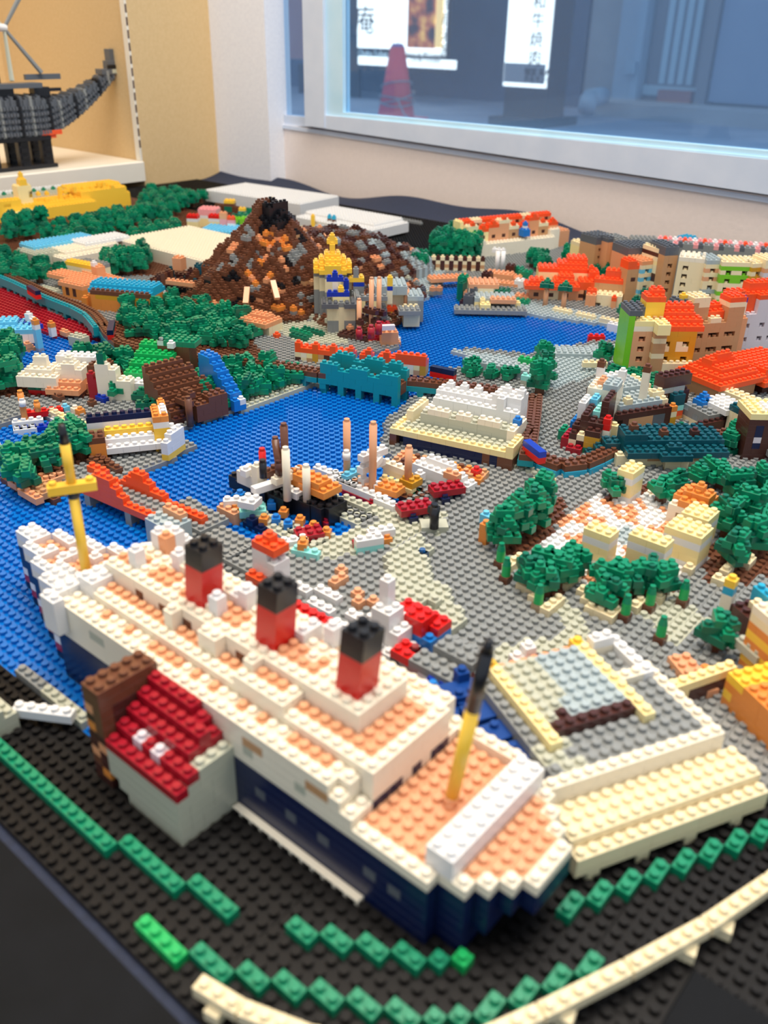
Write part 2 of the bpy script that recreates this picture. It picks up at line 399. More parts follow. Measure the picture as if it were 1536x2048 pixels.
rp.color_ramp.elements[0].position = 0.38; rp.color_ramp.elements[0].color = (0.03, 0.01, 0.01, 1); rp.color_ramp.elements[1].position = 0.7; rp.color_ramp.elements[1].color = (1.0, 0.6, 0.12, 1)
e = rp.color_ramp.elements.new(0.5); e.color = (0.35, 0.08, 0.02, 1)
nt.links.new(rp.outputs[0], b.inputs['Base Color']); nt.links.new(rp.outputs[0], b.inputs['Emission Color']); b.inputs['Emission Strength'].default_value = 0.9
fbox('interior_photo', 818, 874, -60, 96, YS-10, 4, pm, sg)
fbox('yellow_strip', 875, 889, -60, 96, YS-10, 4, emis('lit_yellow_strip', (250, 205, 130), 0.8), sg)
def text(name, body, px, py, Y, hpx, mat, parent, vertical=False, rot=0.0, bold=0.0):
    cu = bpy.data.curves.new(name, 'FONT'); cu.body = '\n'.join(body) if vertical else body
    cu.size = hpx/F_PX*abs((np.array([*at_y(px, py, Y)])-CAM).dot(_f))*U*1.35; cu.align_x = 'CENTER'; cu.align_y = 'TOP'; cu.extrude = 0.002; cu.offset = bold
    if vertical: cu.space_line = 1.05
    cu.resolution_u = 1
    cu.materials.append(mat)
    o = bpy.data.objects.new(name, cu); C.objects.link(o); p = at_y(px, py, Y); o.location = (p[0]*U, p[1]*U, p[2]*U)
    o.rotation_euler = (PI/2, 0, 0); o.parent = parent
    bpy.context.view_layer.update()
    me = bpy.data.meshes.new_from_object(o.evaluated_get(bpy.context.evaluated_depsgraph_get()))
    n = bpy.data.objects.new(name, me); C.objects.link(n); n.location = o.location; n.rotation_euler = (PI/2, 0, rot); n.parent = parent
    bpy.data.objects.remove(o)
    return n
def at_y(px, py, Y):
    d = ray(px, py); t = (Y-CAM[1])/d[1]; return CAM+t*d
INK = noise_mat('sign_ink', (60, 48, 44), (66, 52, 48), 1, 0.7)
text('lettering', '庵', 730, 14, YS-9, 40, INK, sg)
text('lettering', 'Chubu Sohan', 745, 99, YS-9, 11, emis('pale_lettering', (200, 220, 230), 0.6), sg)
text('lettering', '個室居酒屋', 898, -40, YS-9, 20, INK, sg, vertical=True)
text('lettering', 'Japanese Bar 個室 Restaurant', 850, 104, YS-9, 6, INK, sg)
text('lettering', 'CHUBU SOHAN', 850, 116, YS-9, 8, INK, sg)
# standing lit sign
ss = thing('standing_sign', 'tall black standing sign with a lit white panel of vertical lettering', 'sign', (0, 0, 0))
YT = 1900.0
xl, zt = pix(1046, -400, YT); xr, _ = pix(1108, 0, YT); zb = pix(1075, 222, YT)[1]
part('casing', geo_box(pix(1018, 0, YT)[0], YT+10, G+18, xr, YT+90, zt), DKB, ss)
part('panel', geo_box(xl, YT+2, pix(1075, 176, YT)[1], xr-4, YT+10, zt), LIT, ss)
part('foot', geo_box(pix(1008, 0, YT)[0], YT-30, G, pix(1120, 0, YT)[0], YT+130, G+18), DKB, ss)
part('grey_band', geo_box(xl+2, YT, pix(1075, 168, YT)[1], xr-6, YT+3, pix(1075, 128, YT)[1]), noise_mat('grey_sign_band', (170, 172, 178), (180, 182, 188), 1, 0.6), ss)
text('lettering', '和牛焼肉', 1081, -14, YT, 24, INK, ss, vertical=True)
text('lettering', '個室 炭火', 1076, 137, YT-2, 11, INK, ss)
text('lettering', 'ホルモン焼', 1076, 152, YT-2, 10, INK, ss)
pp = thing('drain_pipe', 'pale grey drain pipe elbow at the foot of the dark shop front', 'pipe', (0, 0, 0))
a = at_y(1172, 222, 2200); bq = at_y(1178, 196, 2220); c_ = at_y(1205, 192, 2290)
PIPE = noise_mat('pale_pipe', (150, 180, 205), (160, 188, 212), 1, 0.5)
part('pipe_section', tube(a, bq, 22), PIPE, pp, True); part('pipe_section', tube(bq, c_, 22), PIPE, pp, True)
jb = tag(fbox('junction_box', 1252, 1270, 122, 148, YF-80, 16, PIPE), 'small white electrical box on the pale pillar across the street', 'box')
# traffic cone
cp = at(792, 238, G)
cn = thing('traffic_cone', 'faded red traffic cone wrapped in wire behind the window', 'cone', (cp[0], cp[1], G))
CONE = noise_mat('faded_red_cone', (250, 66, 84), (255, 84, 98), 2, 0.5)
ds = math.hypot(cp[0]-CAM[0], cp[1]-CAM[1]); pxs = abs((np.array([cp[0], cp[1], G])-CAM).dot(_f))/F_PX
part('cone_body', tube((0, 0, 3), (0, 0, 128*pxs), 37*pxs, 14*pxs, 28), CONE, cn, True)
part('cone_base', geo_box(-46*pxs, -46*pxs, 0, 46*pxs, 46*pxs, 4*pxs, 1), CONE, cn)
part('cap', tube((0, 0, 127*pxs), (0, 0, 134*pxs), 14*pxs, 9*pxs, 20), noise_mat('lilac_cap', (150, 130, 200), (160, 140, 208), 2, 0.5), cn, True)
WIRE = noise_mat('grey_wire', (140, 150, 165), (160, 170, 180), 2, 0.4)
def ring(zc, r, tilt, ph):
    P_ = [(r*math.cos(a_), r*math.sin(a_), zc+tilt*math.cos(a_+ph)) for a_ in np.linspace(0, 2*PI, 25)[:-1]]
    return join([tube(P_[k], P_[(k+1) % 24], 1.1*pxs*1.3, n=6) for k in range(24)])
for zc, r, tl, ph in ((62, 30.5, 8, 0.4), (38, 35, 5, 2.0), (34, 36, 9, 4.0), (40, 35.5, 10, 5.2)): part('wire_loop', ring(zc*pxs, r*pxs, tl*pxs, ph), WIRE, cn)
part('wire_end', join([tube((28*pxs, -28*pxs, 36*pxs), (44*pxs, -30*pxs, 14*pxs), 1.6*pxs, n=6), tube((44*pxs, -30*pxs, 14*pxs), (66*pxs, -30*pxs, 2*pxs), 1.6*pxs, n=6)]), WIRE, cn)

# ---------------------------------------------------------------- ground of the model
def inpoly(px, py, poly):
    r = np.zeros(px.shape, bool); n = len(poly); j = n-1
    for i in range(n):
        xi, yi = poly[i]; xj, yj = poly[j]
        if yi != yj:
            c = ((yi > py) != (yj > py)) & (px < (xj-xi)*(py-yi)/(yj-yi)+xi); r ^= c
        j = i
    return r
def gpoly(poly, z=0.8): return [at(x, y, z) for x, y in poly]
I0, I1, J0, J1 = -214, 58, -3, 193
II, JJ = np.meshgrid(np.arange(I0, I1), np.arange(J0, J1), indexing='ij')
X3 = np.stack([II, JJ, np.zeros_like(II)], -1)-CAM
dep = X3@_f; PX = 768+F_PX*(X3@CR)/dep; PY = 1024-F_PX*(X3@CU)/dep
INF = (PX > -150) & (PX < 1690) & (PY > 200) & (PY < 2150) & (dep > 5)
kind = np.full(II.shape, 'g', dtype='U1'); lev = np.ones(II.shape, int)
def region(poly, col, level, z=None):
    z = level*0.8 if z is None else z
    g = gpoly(poly, z); m = inpoly(II.astype(float), JJ.astype(float), g); kind[m] = col; lev[m] = level; return m
# water
W1 = [(-200, 900), (0, 858), (42, 842), (107, 843), (153, 858), (200, 850), (300, 870), (355, 868), (395, 850), (480, 828), (560, 800), (640, 775), (720, 748), (860, 748), (900, 765), (830, 800), (775, 850), (765, 900),
      (790, 935), (843, 985), (780, 1030), (735, 1025), (655, 990), (657, 1027), (719, 1060), (673, 1083), (560, 1103), (507, 1097), (475, 1075), (433, 1052), (380, 1005), (300, 1050), (400, 1300), (300, 1450), (180, 1465), (100, 1395), (75, 1350), (-200, 1350)]
region(W1, 'W', 0)
W2 = [(780, 665), (800, 640), (830, 612), (876, 590), (890, 556), (932, 556), (925, 590), (940, 625), (1040, 628), (1110, 628), (1245, 655), (1240, 690), (1180, 692), (1060, 718), (930, 705), (932, 745), (860, 750), (720, 750), (700, 715), (800, 705)]
region(W2, 'W', 0)
region([(-150, 640), (60, 652), (150, 640), (230, 655), (235, 690), (150, 712), (95, 760), (0, 790), (-150, 800)], 'W', 0)
region([(-150, 500), (0, 545), (30, 572), (60, 598), (130, 640), (228, 652), (230, 668), (200, 676), (100, 668), (60, 646), (-150, 660)], 'R', 1)
# islands and paths in the lagoon
region([(10, 955), (60, 905), (130, 880), (190, 870), (240, 905), (180, 960), (110, 995), (60, 995)], 'd', 1)
region([(150, 930), (250, 905), (380, 880), (392, 892), (265, 948), (200, 970), (120, 985), (110, 965)], 'g', 1)
# black board in front and behind
fr = JJ < np.where(II < 5, 5.5, np.clip(5.5+(II-5)*0.72, 5.5, 34.5)); kind[fr] = 'K'; lev[fr] = 0
region([(745, 452), (780, 442), (895, 458), (880, 500), (840, 545), (800, 520), (760, 480)], 'K', 0)
bk = (II < -120) & (JJ > 150); kind[bk] = 'K'; lev[bk] = 0
rr = (JJ > 185) & (lev == 1); kind[rr] = 'K'; lev[rr] = 0
# warm grey patches of the paving
for p in ([(395, 880), (480, 832), (640, 775), (700, 745), (640, 740), (480, 800), (380, 860)], [(655, 990), (800, 1050), (880, 1080), (860, 1040), (770, 1000)], [(560, 1098), (740, 1050), (840, 1010), (900, 1030), (800, 1090), (640, 1120)],
          [(1020, 1080), (1090, 1150), (1160, 1230), (1200, 1290), (1150, 1290), (1080, 1190), (1010, 1110)], [(960, 1300), (1130, 1270), (1180, 1310), (1000, 1340)], [(600, 640), (520, 640), (600, 690), (700, 690), (660, 650)],
          [(1260, 1210), (1340, 1180), (1420, 1240), (1350, 1300)], [(1060, 900), (1180, 950), (1100, 960), (1000, 930)]):
    m = inpoly(II.astype(float), JJ.astype(float), gpoly(p)) & (kind == 'g') & (lev == 1); kind[m] = 'h'
region([(905, 700), (1060, 718), (1190, 690), (1236, 692), (1230, 740), (1100, 780), (1060, 740), (960, 720)], 'H', 1)
region([(1040, 625), (1245, 652), (1245, 640), (1100, 608), (1000, 600), (950, 600), (940, 622)], 'H', 1)
region([(620, 640), (690, 655), (760, 660), (800, 625), (860, 590), (880, 560), (870, 540), (800, 550), (700, 620)], 'H', 1)
region([(840, 555), (890, 535), (880, 570), (830, 600)], 'H', 1)
hole = (((II+80)**2+(JJ-103)**2) < 19.0**2) | ((((II+87)/20.0)**2+((JJ-124)/22.0)**2) < 0.95) | ((((II+78)/12.0)**2+((JJ-134)/11.0)**2) < 0.9)
lev[hole & (lev == 1)] = 9
# round square with its mosaic
MZ = [(1060, 1120), (1110, 1060), (1140, 1020), (1200, 990), (1300, 985), (1370, 1010), (1400, 1060), (1400, 1110), (1330, 1170), (1280, 1190), (1230, 1185), (1180, 1180), (1120, 1160)]
mz = region(MZ, 'w', 1)
cx, cy = at(1262, 1072, 0.8)
for i, j in zip(*np.where(mz)):
    a, b_ = II[i, j]-cx, JJ[i, j]-cy; r = math.hypot(a, b_); th = math.atan2(b_, a)
    if (abs(r-8.2) < 0.6 and (int(II[i, j]+JJ[i, j]) % 3 == 0)) or (abs(r-5.0) < 2.4 and math.cos(6*th) > -0.2 and int(II[i, j]*2+JJ[i, j]) % 4 != 0) or (abs(r-11) < 0.5 and int(II[i, j]) % 3 == 0): kind[i, j] = 'P'
    elif r > 10.5 and (a+b_) > 0: kind[i, j] = 'C'
    elif r < 2: kind[i, j] = 'H'
# soil rings under the trees of the square
for p in ([(985, 1095), (1040, 1050), (1090, 1000), (1130, 1000), (1130, 1030), (1090, 1080), (1030, 1120)], [(1040, 1130), (1150, 1110), (1165, 1150), (1100, 1200), (1050, 1160)], [(1185, 1170), (1240, 1130), (1330, 1130), (1345, 1180), (1260, 1215), (1200, 1200)],
          [(1400, 1130), (1440, 1060), (1440, 1000), (1536, 1000), (1600, 1100), (1500, 1170), (1410, 1160)], [(1210, 1000), (1230, 975), (1300, 965), (1420, 990), (1420, 1020), (1300, 985)]):
    m = inpoly(II.astype(float), JJ.astype(float), gpoly(p)) & (kind != 'P') & (lev == 1); kind[m] = 'd'
# forest floor
for p in ([(240, 640), (300, 610), (400, 620), (495, 660), (520, 705), (590, 745), (560, 772), (430, 800), (330, 800), (200, 700), (190, 660)], [(-100, 740), (200, 720), (300, 770), (300, 800), (180, 796), (-100, 792)]):
    m = inpoly(II.astype(float), JJ.astype(float), gpoly(p)) & (kind == 'g'); kind[m] = 'd'
mm = (PY < 560) & (PX < 420) & (kind == 'g'); kind[mm] = 'd'

MATS['W'] = plastic('clear_blue_plastic', (6, 106, 190), 0.16); MATS['K'] = plastic('black_board_plastic', (17, 15, 15), 0.5, spec=0.2)
def board(name, code, label, cat, size=16):
    root = thing(name, label, cat, (0, 0, 0))
    k = (kind == code) & INF & (lev == 0)
    if code == 'W': pass
    for a in range(I0, I1, size):
        for b in range(J0, J1, size):
            sub = [(i, j) for i in range(a, min(a+size, I1)) for j in range(b, min(b+size, J1)) if k[i-I0, j-J0]]
            if not sub: continue
            parts = []; S = set(sub)
            dcen = np.linalg.norm(np.array([sub[0][0]-CAM[0], sub[0][1]-CAM[1], CAM[2]])); n = 12 if dcen < 80 else 8 if dcen < 150 else 6
            for i in range(a, a+size):
                j = b
                while j < b+size:
                    if (i, j) in S:
                        j2 = j
                        while (i, j2+1) in S: j2 += 1
                        e0 = 0.03 if j == b else 0; e1 = 0.03 if j2 == b+size-1 else 0
                        parts.append(geo_box(i-0.5+(0.03 if i == a else 0), j-0.5+e0, -0.4, i+0.5-(0.03 if i == a+size-1 else 0), j2+0.5-e1, 0)); j = j2+1
                    else: j += 1
            for i, j in sub: parts.append(geo_stud(i, j, 0, n))
            V, Fc = join(parts); link('base_plate', mesh_from('base_plate', V, Fc, [MATS[code]]), root)
    return root
board('water_board', 'W', 'clear blue studded plates forming the lagoon and harbour water', 'water plates')
board('street_board', 'K', 'black studded base plates in front of the white liner and at the far edge', 'base plates')
def layer(name, codes, label, cat, sel=None, cap=300):
    B_ = Build(name, label, cat, (0, 0), maxlen=8, cap=cap)
    m = np.isin(kind, list(codes)) & (lev == 1) & INF
    if sel is not None: m &= sel
    for i, j in zip(*np.where(m)): B_.cells[(int(II[i, j]), int(JJ[i, j]), 0)] = str(kind[i, j])
    B_.done()
EAST = (PX > 560) & (PY > 790)
layer('paved_quay', 'gh', 'grey and beige studded paving of the quay and wide street beside the white liner', 'paving', EAST)
layer('paved_shore', 'gh', 'grey studded shore and roads on the far side of the lagoon', 'paving', ~EAST)
layer('harbour_promenade', 'H', 'blue-grey studded promenade around the upper harbour', 'paving')
layer('mosaic_square', 'wPC', 'round white and orange studded mosaic square between cream towers', 'square')
layer('soil_beds', 'd', 'dark brown studded soil beds under the trees', 'soil')
layer('red_boardwalk', 'R', 'crimson studded boardwalk under the teal railway viaduct', 'boardwalk')

# ---------------------------------------------------------------- the ocean liner
L = Build('ocean_liner', 'big white and navy ocean liner with three red and black funnels', 'ship', (0, 0), cap=300, maxlen=6, root=thing('ocean_liner', 'big white and navy ocean liner with three red and black funnels', 'ship', (10, 14.5, 0)))
L.root.location = (0, 0, 0)
def half(i):
    if i <= -18: return (14, 15)
    if i <= -15: return (13, 16)
    if i <= -12: return (12, 17)
    if i <= -9: return (11, 18)
    if i <= -6: return (10, 19)
    if i <= 33: return (9, 20)
    if i <= 35: return (10, 19)
    if i == 36: return (11, 18)
    if i == 37: return (12, 17)
    return (13, 16)
for i in range(-20, 39):
    a, b = half(i)
    for j in range(a, b+1):
        edge = j in (a, b) or i == -20 or i == 38 or (i >= 34 and (j < half(min(i+1, 38))[0] or j > half(min(i+1, 38))[1])) or (i < -6 and (j < half(max(i-1, -20))[0] or j > half(max(i-1, -20))[1]))
        for n in range(0, 6):
            if i > 35 and n < 2: continue
            if i > 36 and n < 4: continue
            L.cells[(i, j, n)] = 'n'
        L.cells[(i, j, 6)] = 'C' if edge else 'p'
for i in range(-20, -4):                       # bow bulwark, water-line stripes
    a, b = half(i)
    for j in (a, b): L.cells[(i, j, 7)] = 'w'
    if i in (-20, -17, -14, -11, -8):
        L.cells[(i, a, 1)] = 'R'; L.cells[(i, a, 2)] = 'w'; L.cells[(i, b, 1)] = 'R'; L.cells[(i, b, 2)] = 'w'
for i in range(-12, -6):
    for j in (12, 13): L.cells[(i, j, 7)] = 'w'
for (i, j) in ((-13, 14), (-13, 15), (-15, 14), (-8, 16), (-7, 16), (-7, 15), (-11, 16)): L.cells[(i, j, 7)] = 'w'
# long superstructure
for i in range(-4, 27):
    for j in range(9, 21):
        for n in (6, 7, 8): L.cells[(i, j, n)] = 'C'
        side = i in (6, 7, 8, 9, 21, 22, 23, 24) or i in (0, 3, 11, 13, 16, 18)
        L.cells[(i, j, 9)] = 'p' if (j in (10, 19) and side) else 'C'
        if 11 <= j <= 18: L.cells[(i, j, 10)] = 'p' if (j in (12, 17) and (i < 6 or 6 < i < 10 or 11 < i < 15 or i > 19)) or (12 <= j <= 17 and 19 < i < 27) else 'C'
for i in range(24, 27):
    for j in (10, 19): L.cells.pop((i, j, 10), None)
L.box(26, 9, 9, 1, 2, 1, 'C'); L.cells.pop((26, 9, 9), None)
L.box(27, 9, 7, 1, 1, 1, 'C'); L.box(27, 10, 7, 1, 1, 1, 'C'); L.box(27, 19, 7, 1, 2, 1, 'C')
L.box(27, 11, 7, 1, 8, 4, 'C')
for j in (11, 12, 13, 15, 17, 18): L.cells[(27, j, 7)] = 'n'

# hall with windows between the decks, open boat deck above
for i in range(-3, 20):
    for j in range(13, 17):
        for n in (10, 11, 12): L.cells[(i, j, n)] = 'C' if not (j in (14, 15) and n == 12 and i % 4 != 0) else 'p'
for i in (1, 4, 7, 9, 13, 15):
    for j in (13, 16): L.cells[(i, j, 11)] = 'd'
for i in (6, 10, 11, 15):
    for j in (12, 17): L.cells[(i, j, 11)] = 'C'; L.cells[(i, j, 12)] = 'C'
for i in (2, 7, 12):
    L.cells[(i, 16, 13)] = 'C'; L.cells[(i+1, 16, 13)] = 'C'
for i in (5, 9, 13, 16): L.cells[(i, 17, 12)] = 'w'; L.cells[(i, 17, 13)] = 'w'; L.cells[(i, 16, 13)] = 'w'
for (i, j) in ((-1, 14), (2, 16), (9, 14), (10, 16), (18, 17)): L.cells[(i, j, 13)] = 'w'; L.cells[(i, j, 14)] = 'w'
# bridge house at the front with its wings
L.box(-5, 9, 6, 1, 12, 5, 'w'); L.box(-4, 11, 10, 2, 8, 2, 'w'); L.box(-7, 12, 7, 2, 6, 2, 'w'); L.box(-5, 8, 7, 2, 1, 4, 'w'); L.box(-5, 21, 7, 2, 1, 4, 'w')
L.box(-2, 17, 12, 2, 2, 3, 'w'); L.box(-1, 17, 13, 1, 1, 2, 'P')
# funnel platforms
L.box(15, 11, 10, 5, 8, 2, 'C'); L.box(16, 12, 11, 3, 6, 1, 'p'); L.box(13, 13, 12, 6, 4, 1, 'C'); L.box(14, 14, 12, 4, 2, 1, 'p')
for (i, j) in ((16, 14), (17, 15), (18, 14)): L.cells[(i, j, 12)] = 'p'
L.box(20, 13, 11, 5, 5, 2, 'C')
L.box(25, 12, 10, 2, 6, 1, 'p')
# raised bar across the aft deck
L.box(33, 10, 7, 2, 10, 2, 'w'); L.box(28, 20, 7, 5, 1, 1, 'C')
for i in range(8, 26, 1):
    if i % 5 == 3: L.cells[(i, 9, 7)] = 'h'
for i in range(0, 27):
    if i % 6 in (0, 1): L.cells[(i, 9, 8)] = 'u' if i > 14 else 'h'
for i in (19, 22, 25, 29, 31): L.cells[(i, 9, 3)] = 'G'
L.done()
part('waterline_strip', geo_box(16.6, 7.9, 0.02, 28.6, 8.48, 0.46, 0.05), 'C', L.root, label='cream strip along the foot of the navy hull')
part('waterline_strip', geo_box(30.6, 8.7, 0.02, 31.8, 9.3, 0.45, 0.05), 'C', L.root)
# funnels, raked aft
def funnel(x, y, z0, hr, hb, lean=0.55):
    def prism(za, zb):
        a = (za-z0*BH)*lean/4.8; b = (zb-z0*BH)*lean/4.8
        V, Fc = geo_box(x, y, za, x+2, y+2, zb, 0.0)
        V = [(p[0]+(a if p[2] == za else b), p[1]-0.0, p[2]) for p in V]; return V, Fc
    za = z0*BH; zm = za+hr*BH; zt = zm+hb*BH
    f = part('funnel', prism(za, zm), 'r', L.root, label='red and black funnel')
    c = part('funnel_cap', prism(zm, zt), 'k', f)
    ln = lean*(zt-za)/4.8
    part('studs', join([geo_stud(x+0.5+ln+a, y+0.5+b, zt, 14, ch=0.05) for a in (0, 1) for b in (0, 1)]), 'k', f)
funnel(21.5, 13.5, 13, 4, 2.4)
funnel(13.6, 13.5, 13, 4.2, 2.2)
funnel(5.7, 13.5, 13, 4.2, 2.2)
# masts
def mast(px, py, z0, tpx, tpy, bands, n0, lean=(0, 0)):
    b = at(px, py, z0)
    r = part('mast', tube((b[0], b[1], z0), (b[0]+lean[0]*0.1, b[1]+lean[1]*0.1, z0+0.8), 0.42), 'P', L.root, True)
    return b
bz = 5.6
b = at(175, 1158, bz); H = 15.2
m = part('mast', tube((b[0], b[1], bz), (b[0], b[1], bz+8.2), 0.45), 'y', L.root, True, label='yellow mast with a black tip and a crossbar')
part('mast_base', tube((b[0], b[1], bz), (b[0], b[1], bz+0.75), 0.5), 'P', m, True)
part('black_band', tube((b[0], b[1], bz+8.2), (b[0], b[1], bz+8.8), 0.46), 'k', m, True)
V, Fc = brick_geo(4, 1, 1, (1, 0, 0, 1), 0, -1.5, 0, 0)
part('crossbar', (V, Fc), 'y', m, loc=(b[0], b[1], bz+8.8), rz=PI/2-0.5)
part('upper_mast', tube((b[0], b[1], bz+9.6), (b[0], b[1], bz+13.2), 0.42), 'y', m, True)
part('mast_tip', tube((b[0], b[1], bz+13.2), (b[0], b[1], bz+14.9), 0.40, 0.28), 'k', m, True)
b = at(900, 1608, bz)
e = (b[0]+1.05, b[1]+1.05)
def ml(t): return (b[0]+1.3*t, b[1]+0.9*t, bz+13.2*t)
m = part('mast', tube(ml(0.06), ml(0.6), 0.46), 'y', L.root, True, label='leaning yellow and black mast on the aft deck')
part('mast_base', tube(ml(0), ml(0.06), 0.5), 'P', m, True)
part('mast_tip', tube(ml(0.6), ml(0.93), 0.46), 'k', m, True); part('tip', tube(ml(0.93), ml(1.0), 0.42, 0.22), 'k', m, True)

# ---------------------------------------------------------------- chimney house in front of the liner
Hh = Build('chimney_house', 'grey-walled house with stepped crimson roof and tall brown chimney', 'house', (0, 0), cap=300)
Hh.box(10, 4, 0, 7, 5, 5, 'h'); Hh.cut(10, 4, 0, 1, 1, 1); Hh.box(9, 4, 2, 1, 5, 3, 'h')
Hh.box(9, 4, 5, 8, 1, 1, 'R'); Hh.box(9, 5, 5, 8, 4, 1, 'h'); Hh.box(9, 5, 6, 8, 1, 1, 'R'); Hh.box(9, 6, 6, 8, 3, 1, 'h'); Hh.box(9, 6, 7, 7, 1, 1, 'R'); Hh.box(9, 7, 7, 7, 2, 1, 'R'); Hh.box(9, 7, 8, 7, 1, 1, 'R'); Hh.box(9, 8, 8, 6, 1, 1, 'R'); Hh.box(9, 8, 9, 5, 1, 1, 'R')
Hh.cells[(11, 5, 6)] = 'v'; Hh.cells[(13, 5, 6)] = 'v'
Hh.box(7, 4, 0, 2, 5, 11, 'dD'); Hh.cells[(7, 4, 8)] = 'P'; Hh.cells[(7, 4, 6)] = 'O'; Hh.cells[(8, 4, 4)] = 'P'; Hh.cells[(8, 4, 1)] = 'O'; Hh.cells[(7, 4, 3)] = 'P'
Hh.box(7, 4, 9, 2, 5, 2, 'd')
Hh.done()
# ---------------------------------------------------------------- green kerb bricks along the road
def kerb(label, items, col='l'):
    K = Build('kerb_row', label, 'kerb bricks', (0, 0))
    for x, y, w, d, c in items: K.put(x, y, 0, w, d, 1, c, 0, True)
    K.done()
kerb('long row of green bricks at the left of the road in front of the liner', [(-6, 0, 6, 1, 'e'), (0, 0, 7, 1, 'e'), (7, 0, 7, 1, 'e'), (14, 1, 6, 1, 'e'), (20, 2, 4, 1, 'e')])
kerb('short green bricks in a row in the middle of the road below the liner stern', [(27, 4, 2, 1, 'e'), (29, 5, 2, 1, 'e'), (31, 6, 2, 1, 'e'), (33, 7, 2, 1, 'e'), (35, 8, 1, 1, 'e'), (36, 9, 1, 1, 'l')])
kerb('curved row of green bricks along the outer edge of the road by the white track', [(20, -2, 4, 1, 'l'), (24, -1, 3, 1, 'e'), (27, 0, 2, 1, 'e'), (29, 1, 2, 1, 'e'), (31, 2, 2, 1, 'e'), (33, 3, 2, 1, 'e'), (35, 4, 2, 1, 'e'), (37, 5, 1, 1, 'e'), (38, 6, 1, 1, 'e'), (39, 7, 1, 2, 'e'), (40, 9, 1, 2, 'e'), (41, 11, 1, 2, 'e'), (42, 13, 1, 2, 'e')])
kerb('row of green two-stud bricks in front of the cream stepped block', [(39+k, 16+2*k, 1, 2, 'e') for k in range(9)])

# ---------------------------------------------------------------- shorthand for the smaller models
def rb(name, label, cat, px, py, deg=0.0, n0=1, group=None, cap=300, maxlen=4, z=None, **kw):
    """brick model whose near-left corner stands where the photograph shows it"""
    a = at(px, py, n0*BH if z is None else z); r = math.radians(deg); c, s = math.cos(r), math.sin(r)
    if deg == 0: p = (round(a[0]+0.5-0.5)+0.0, round(a[1]+0.5-0.5)+0.0)
    else: p = (a[0]+0.5*c-0.5*s, a[1]+0.5*s+0.5*c)
    return Build(name, label, cat, p, r, n0=n0, group=group, cap=cap, maxlen=maxlen, **kw)
def win(b, y, xs, zs, face='y', col='D', inner=1):
    for x in xs:
        for z in zs:
            if face == 'y': b.cells.pop((x, y, z), None); b.cells[(x, y+inner, z)] = col
            else: b.cells.pop((y, x, z), None); b.cells[(y+inner, x, z)] = col
TREES = {}
def tree_bricks(rng, h=5, w=1.0, greens='e', trunk=2, wid=1.5):
    out = []
    n = 0
    for k in range(trunk): out.append((0, 0, k*BH, 1, 1, 1, 'd', 0, False))
    z = trunk*BH-0.3
    for k in range(h):
        r = wid*w*(1.0 if k < h-1 else 0.55)
        m = 3 if k < h-1 else 2
        a0 = rng.random()*6.28
        for q in range(m):
            a = a0+q*2*PI/m+rng.uniform(-.3, .3); rr = r*rng.uniform(.35, .62)
            L_ = rng.choice((2, 2, 3)); rz = rng.choice((0, PI/2, 0.5, 0, PI/2, 0.9))
            x, y = rr*math.cos(a)-0.5*math.cos(rz)*(L_-1), rr*math.sin(a)-0.5*math.sin(rz)*(L_-1)
            out.append((x, y, z, L_, 1, 1, rng.choice(greens), rz, True))
        z += BH*rng.uniform(.9, 1.05)
    return out
def tree(x, y, n0=1, h=4, label='green brick tree', group='brick trees', seed=0, w=1.0, greens='eeeE', trunk=2, far=False, wid=1.6):
    if not far:
        b = Build('tree', label, 'tree', (x, y), random.Random(seed).random()*6.28, n0=n0, group=group)
        b.emit(tree_bricks(random.Random(seed), h, w, greens, trunk, wid)); return b.root
    key = (h, round(w, 1), greens, seed % 6, trunk)
    if key not in TREES:
        V = []; Fc = []; mi = []; cols = sorted(set(greens) | {'d'})
        for bx, by, bz_, bw, bd, bh, c, rz, mk in tree_bricks(random.Random(seed % 6+11*h), h, w, greens, trunk, wid):
            v, f = brick_geo(bw, bd, bh, mk, 3); cc, ss = math.cos(rz), math.sin(rz)
            v = [(bx+cc*a-ss*b_, by+ss*a+cc*b_, bz_+e) for a, b_, e in v]
            b0 = len(V); V += v; Fc += [tuple(q+b0 for q in ff) for ff in f]; mi += [cols.index(c)]*len(f)
        TREES[key] = mesh_from('tree', V, Fc, [MATS[c] for c in cols], mi)
    o = link('tree', TREES[key], None, (x, y, n0*BH), random.Random(seed*7+1).choice((0, 1.57, 3.14, 4.71))+0.2*random.Random(seed).random())
    return tag(o, label, 'tree', group)
def forest(poly, spacing, label, group, h=4, n0=1, far=True, seed=1, greens='eeeE', w=1.0, trunk=2, z=None, cap=400, wid=1.6):
    g = gpoly(poly, n0*BH if z is None else z); rng = random.Random(seed)
    xs = [p[0] for p in g]; ys = [p[1] for p in g]; n = 0
    x = min(xs); row = 0
    while x < max(xs):
        y = min(ys)+(spacing/2 if row % 2 else 0)
        while y < max(ys):
            a, b_ = x+rng.uniform(-.5, .5), y+rng.uniform(-.5, .5)
            if inpoly(np.array([a]), np.array([b_]), g)[0] and n < cap:
                n += 1; tree(a, b_, n0, max(2, h+rng.choice((-1, 0, 0, 1))), label, group, seed*100+n, w, greens, trunk, far, wid)
            y += spacing
        x += spacing*0.87; row += 1
def single(name, label, cat, px, py, stack, n0=1, deg=0, group=None, w=1, d=1, studs=True):
    """little stack of bricks of the same footprint, colours from the ground up"""
    b = rb(name, label, cat, px, py, deg, n0, group)
    for k, c in enumerate(stack): b.put(0, 0, k, w, d, 1, c, 0, (k == len(stack)-1) and studs)
    b.done(); return b

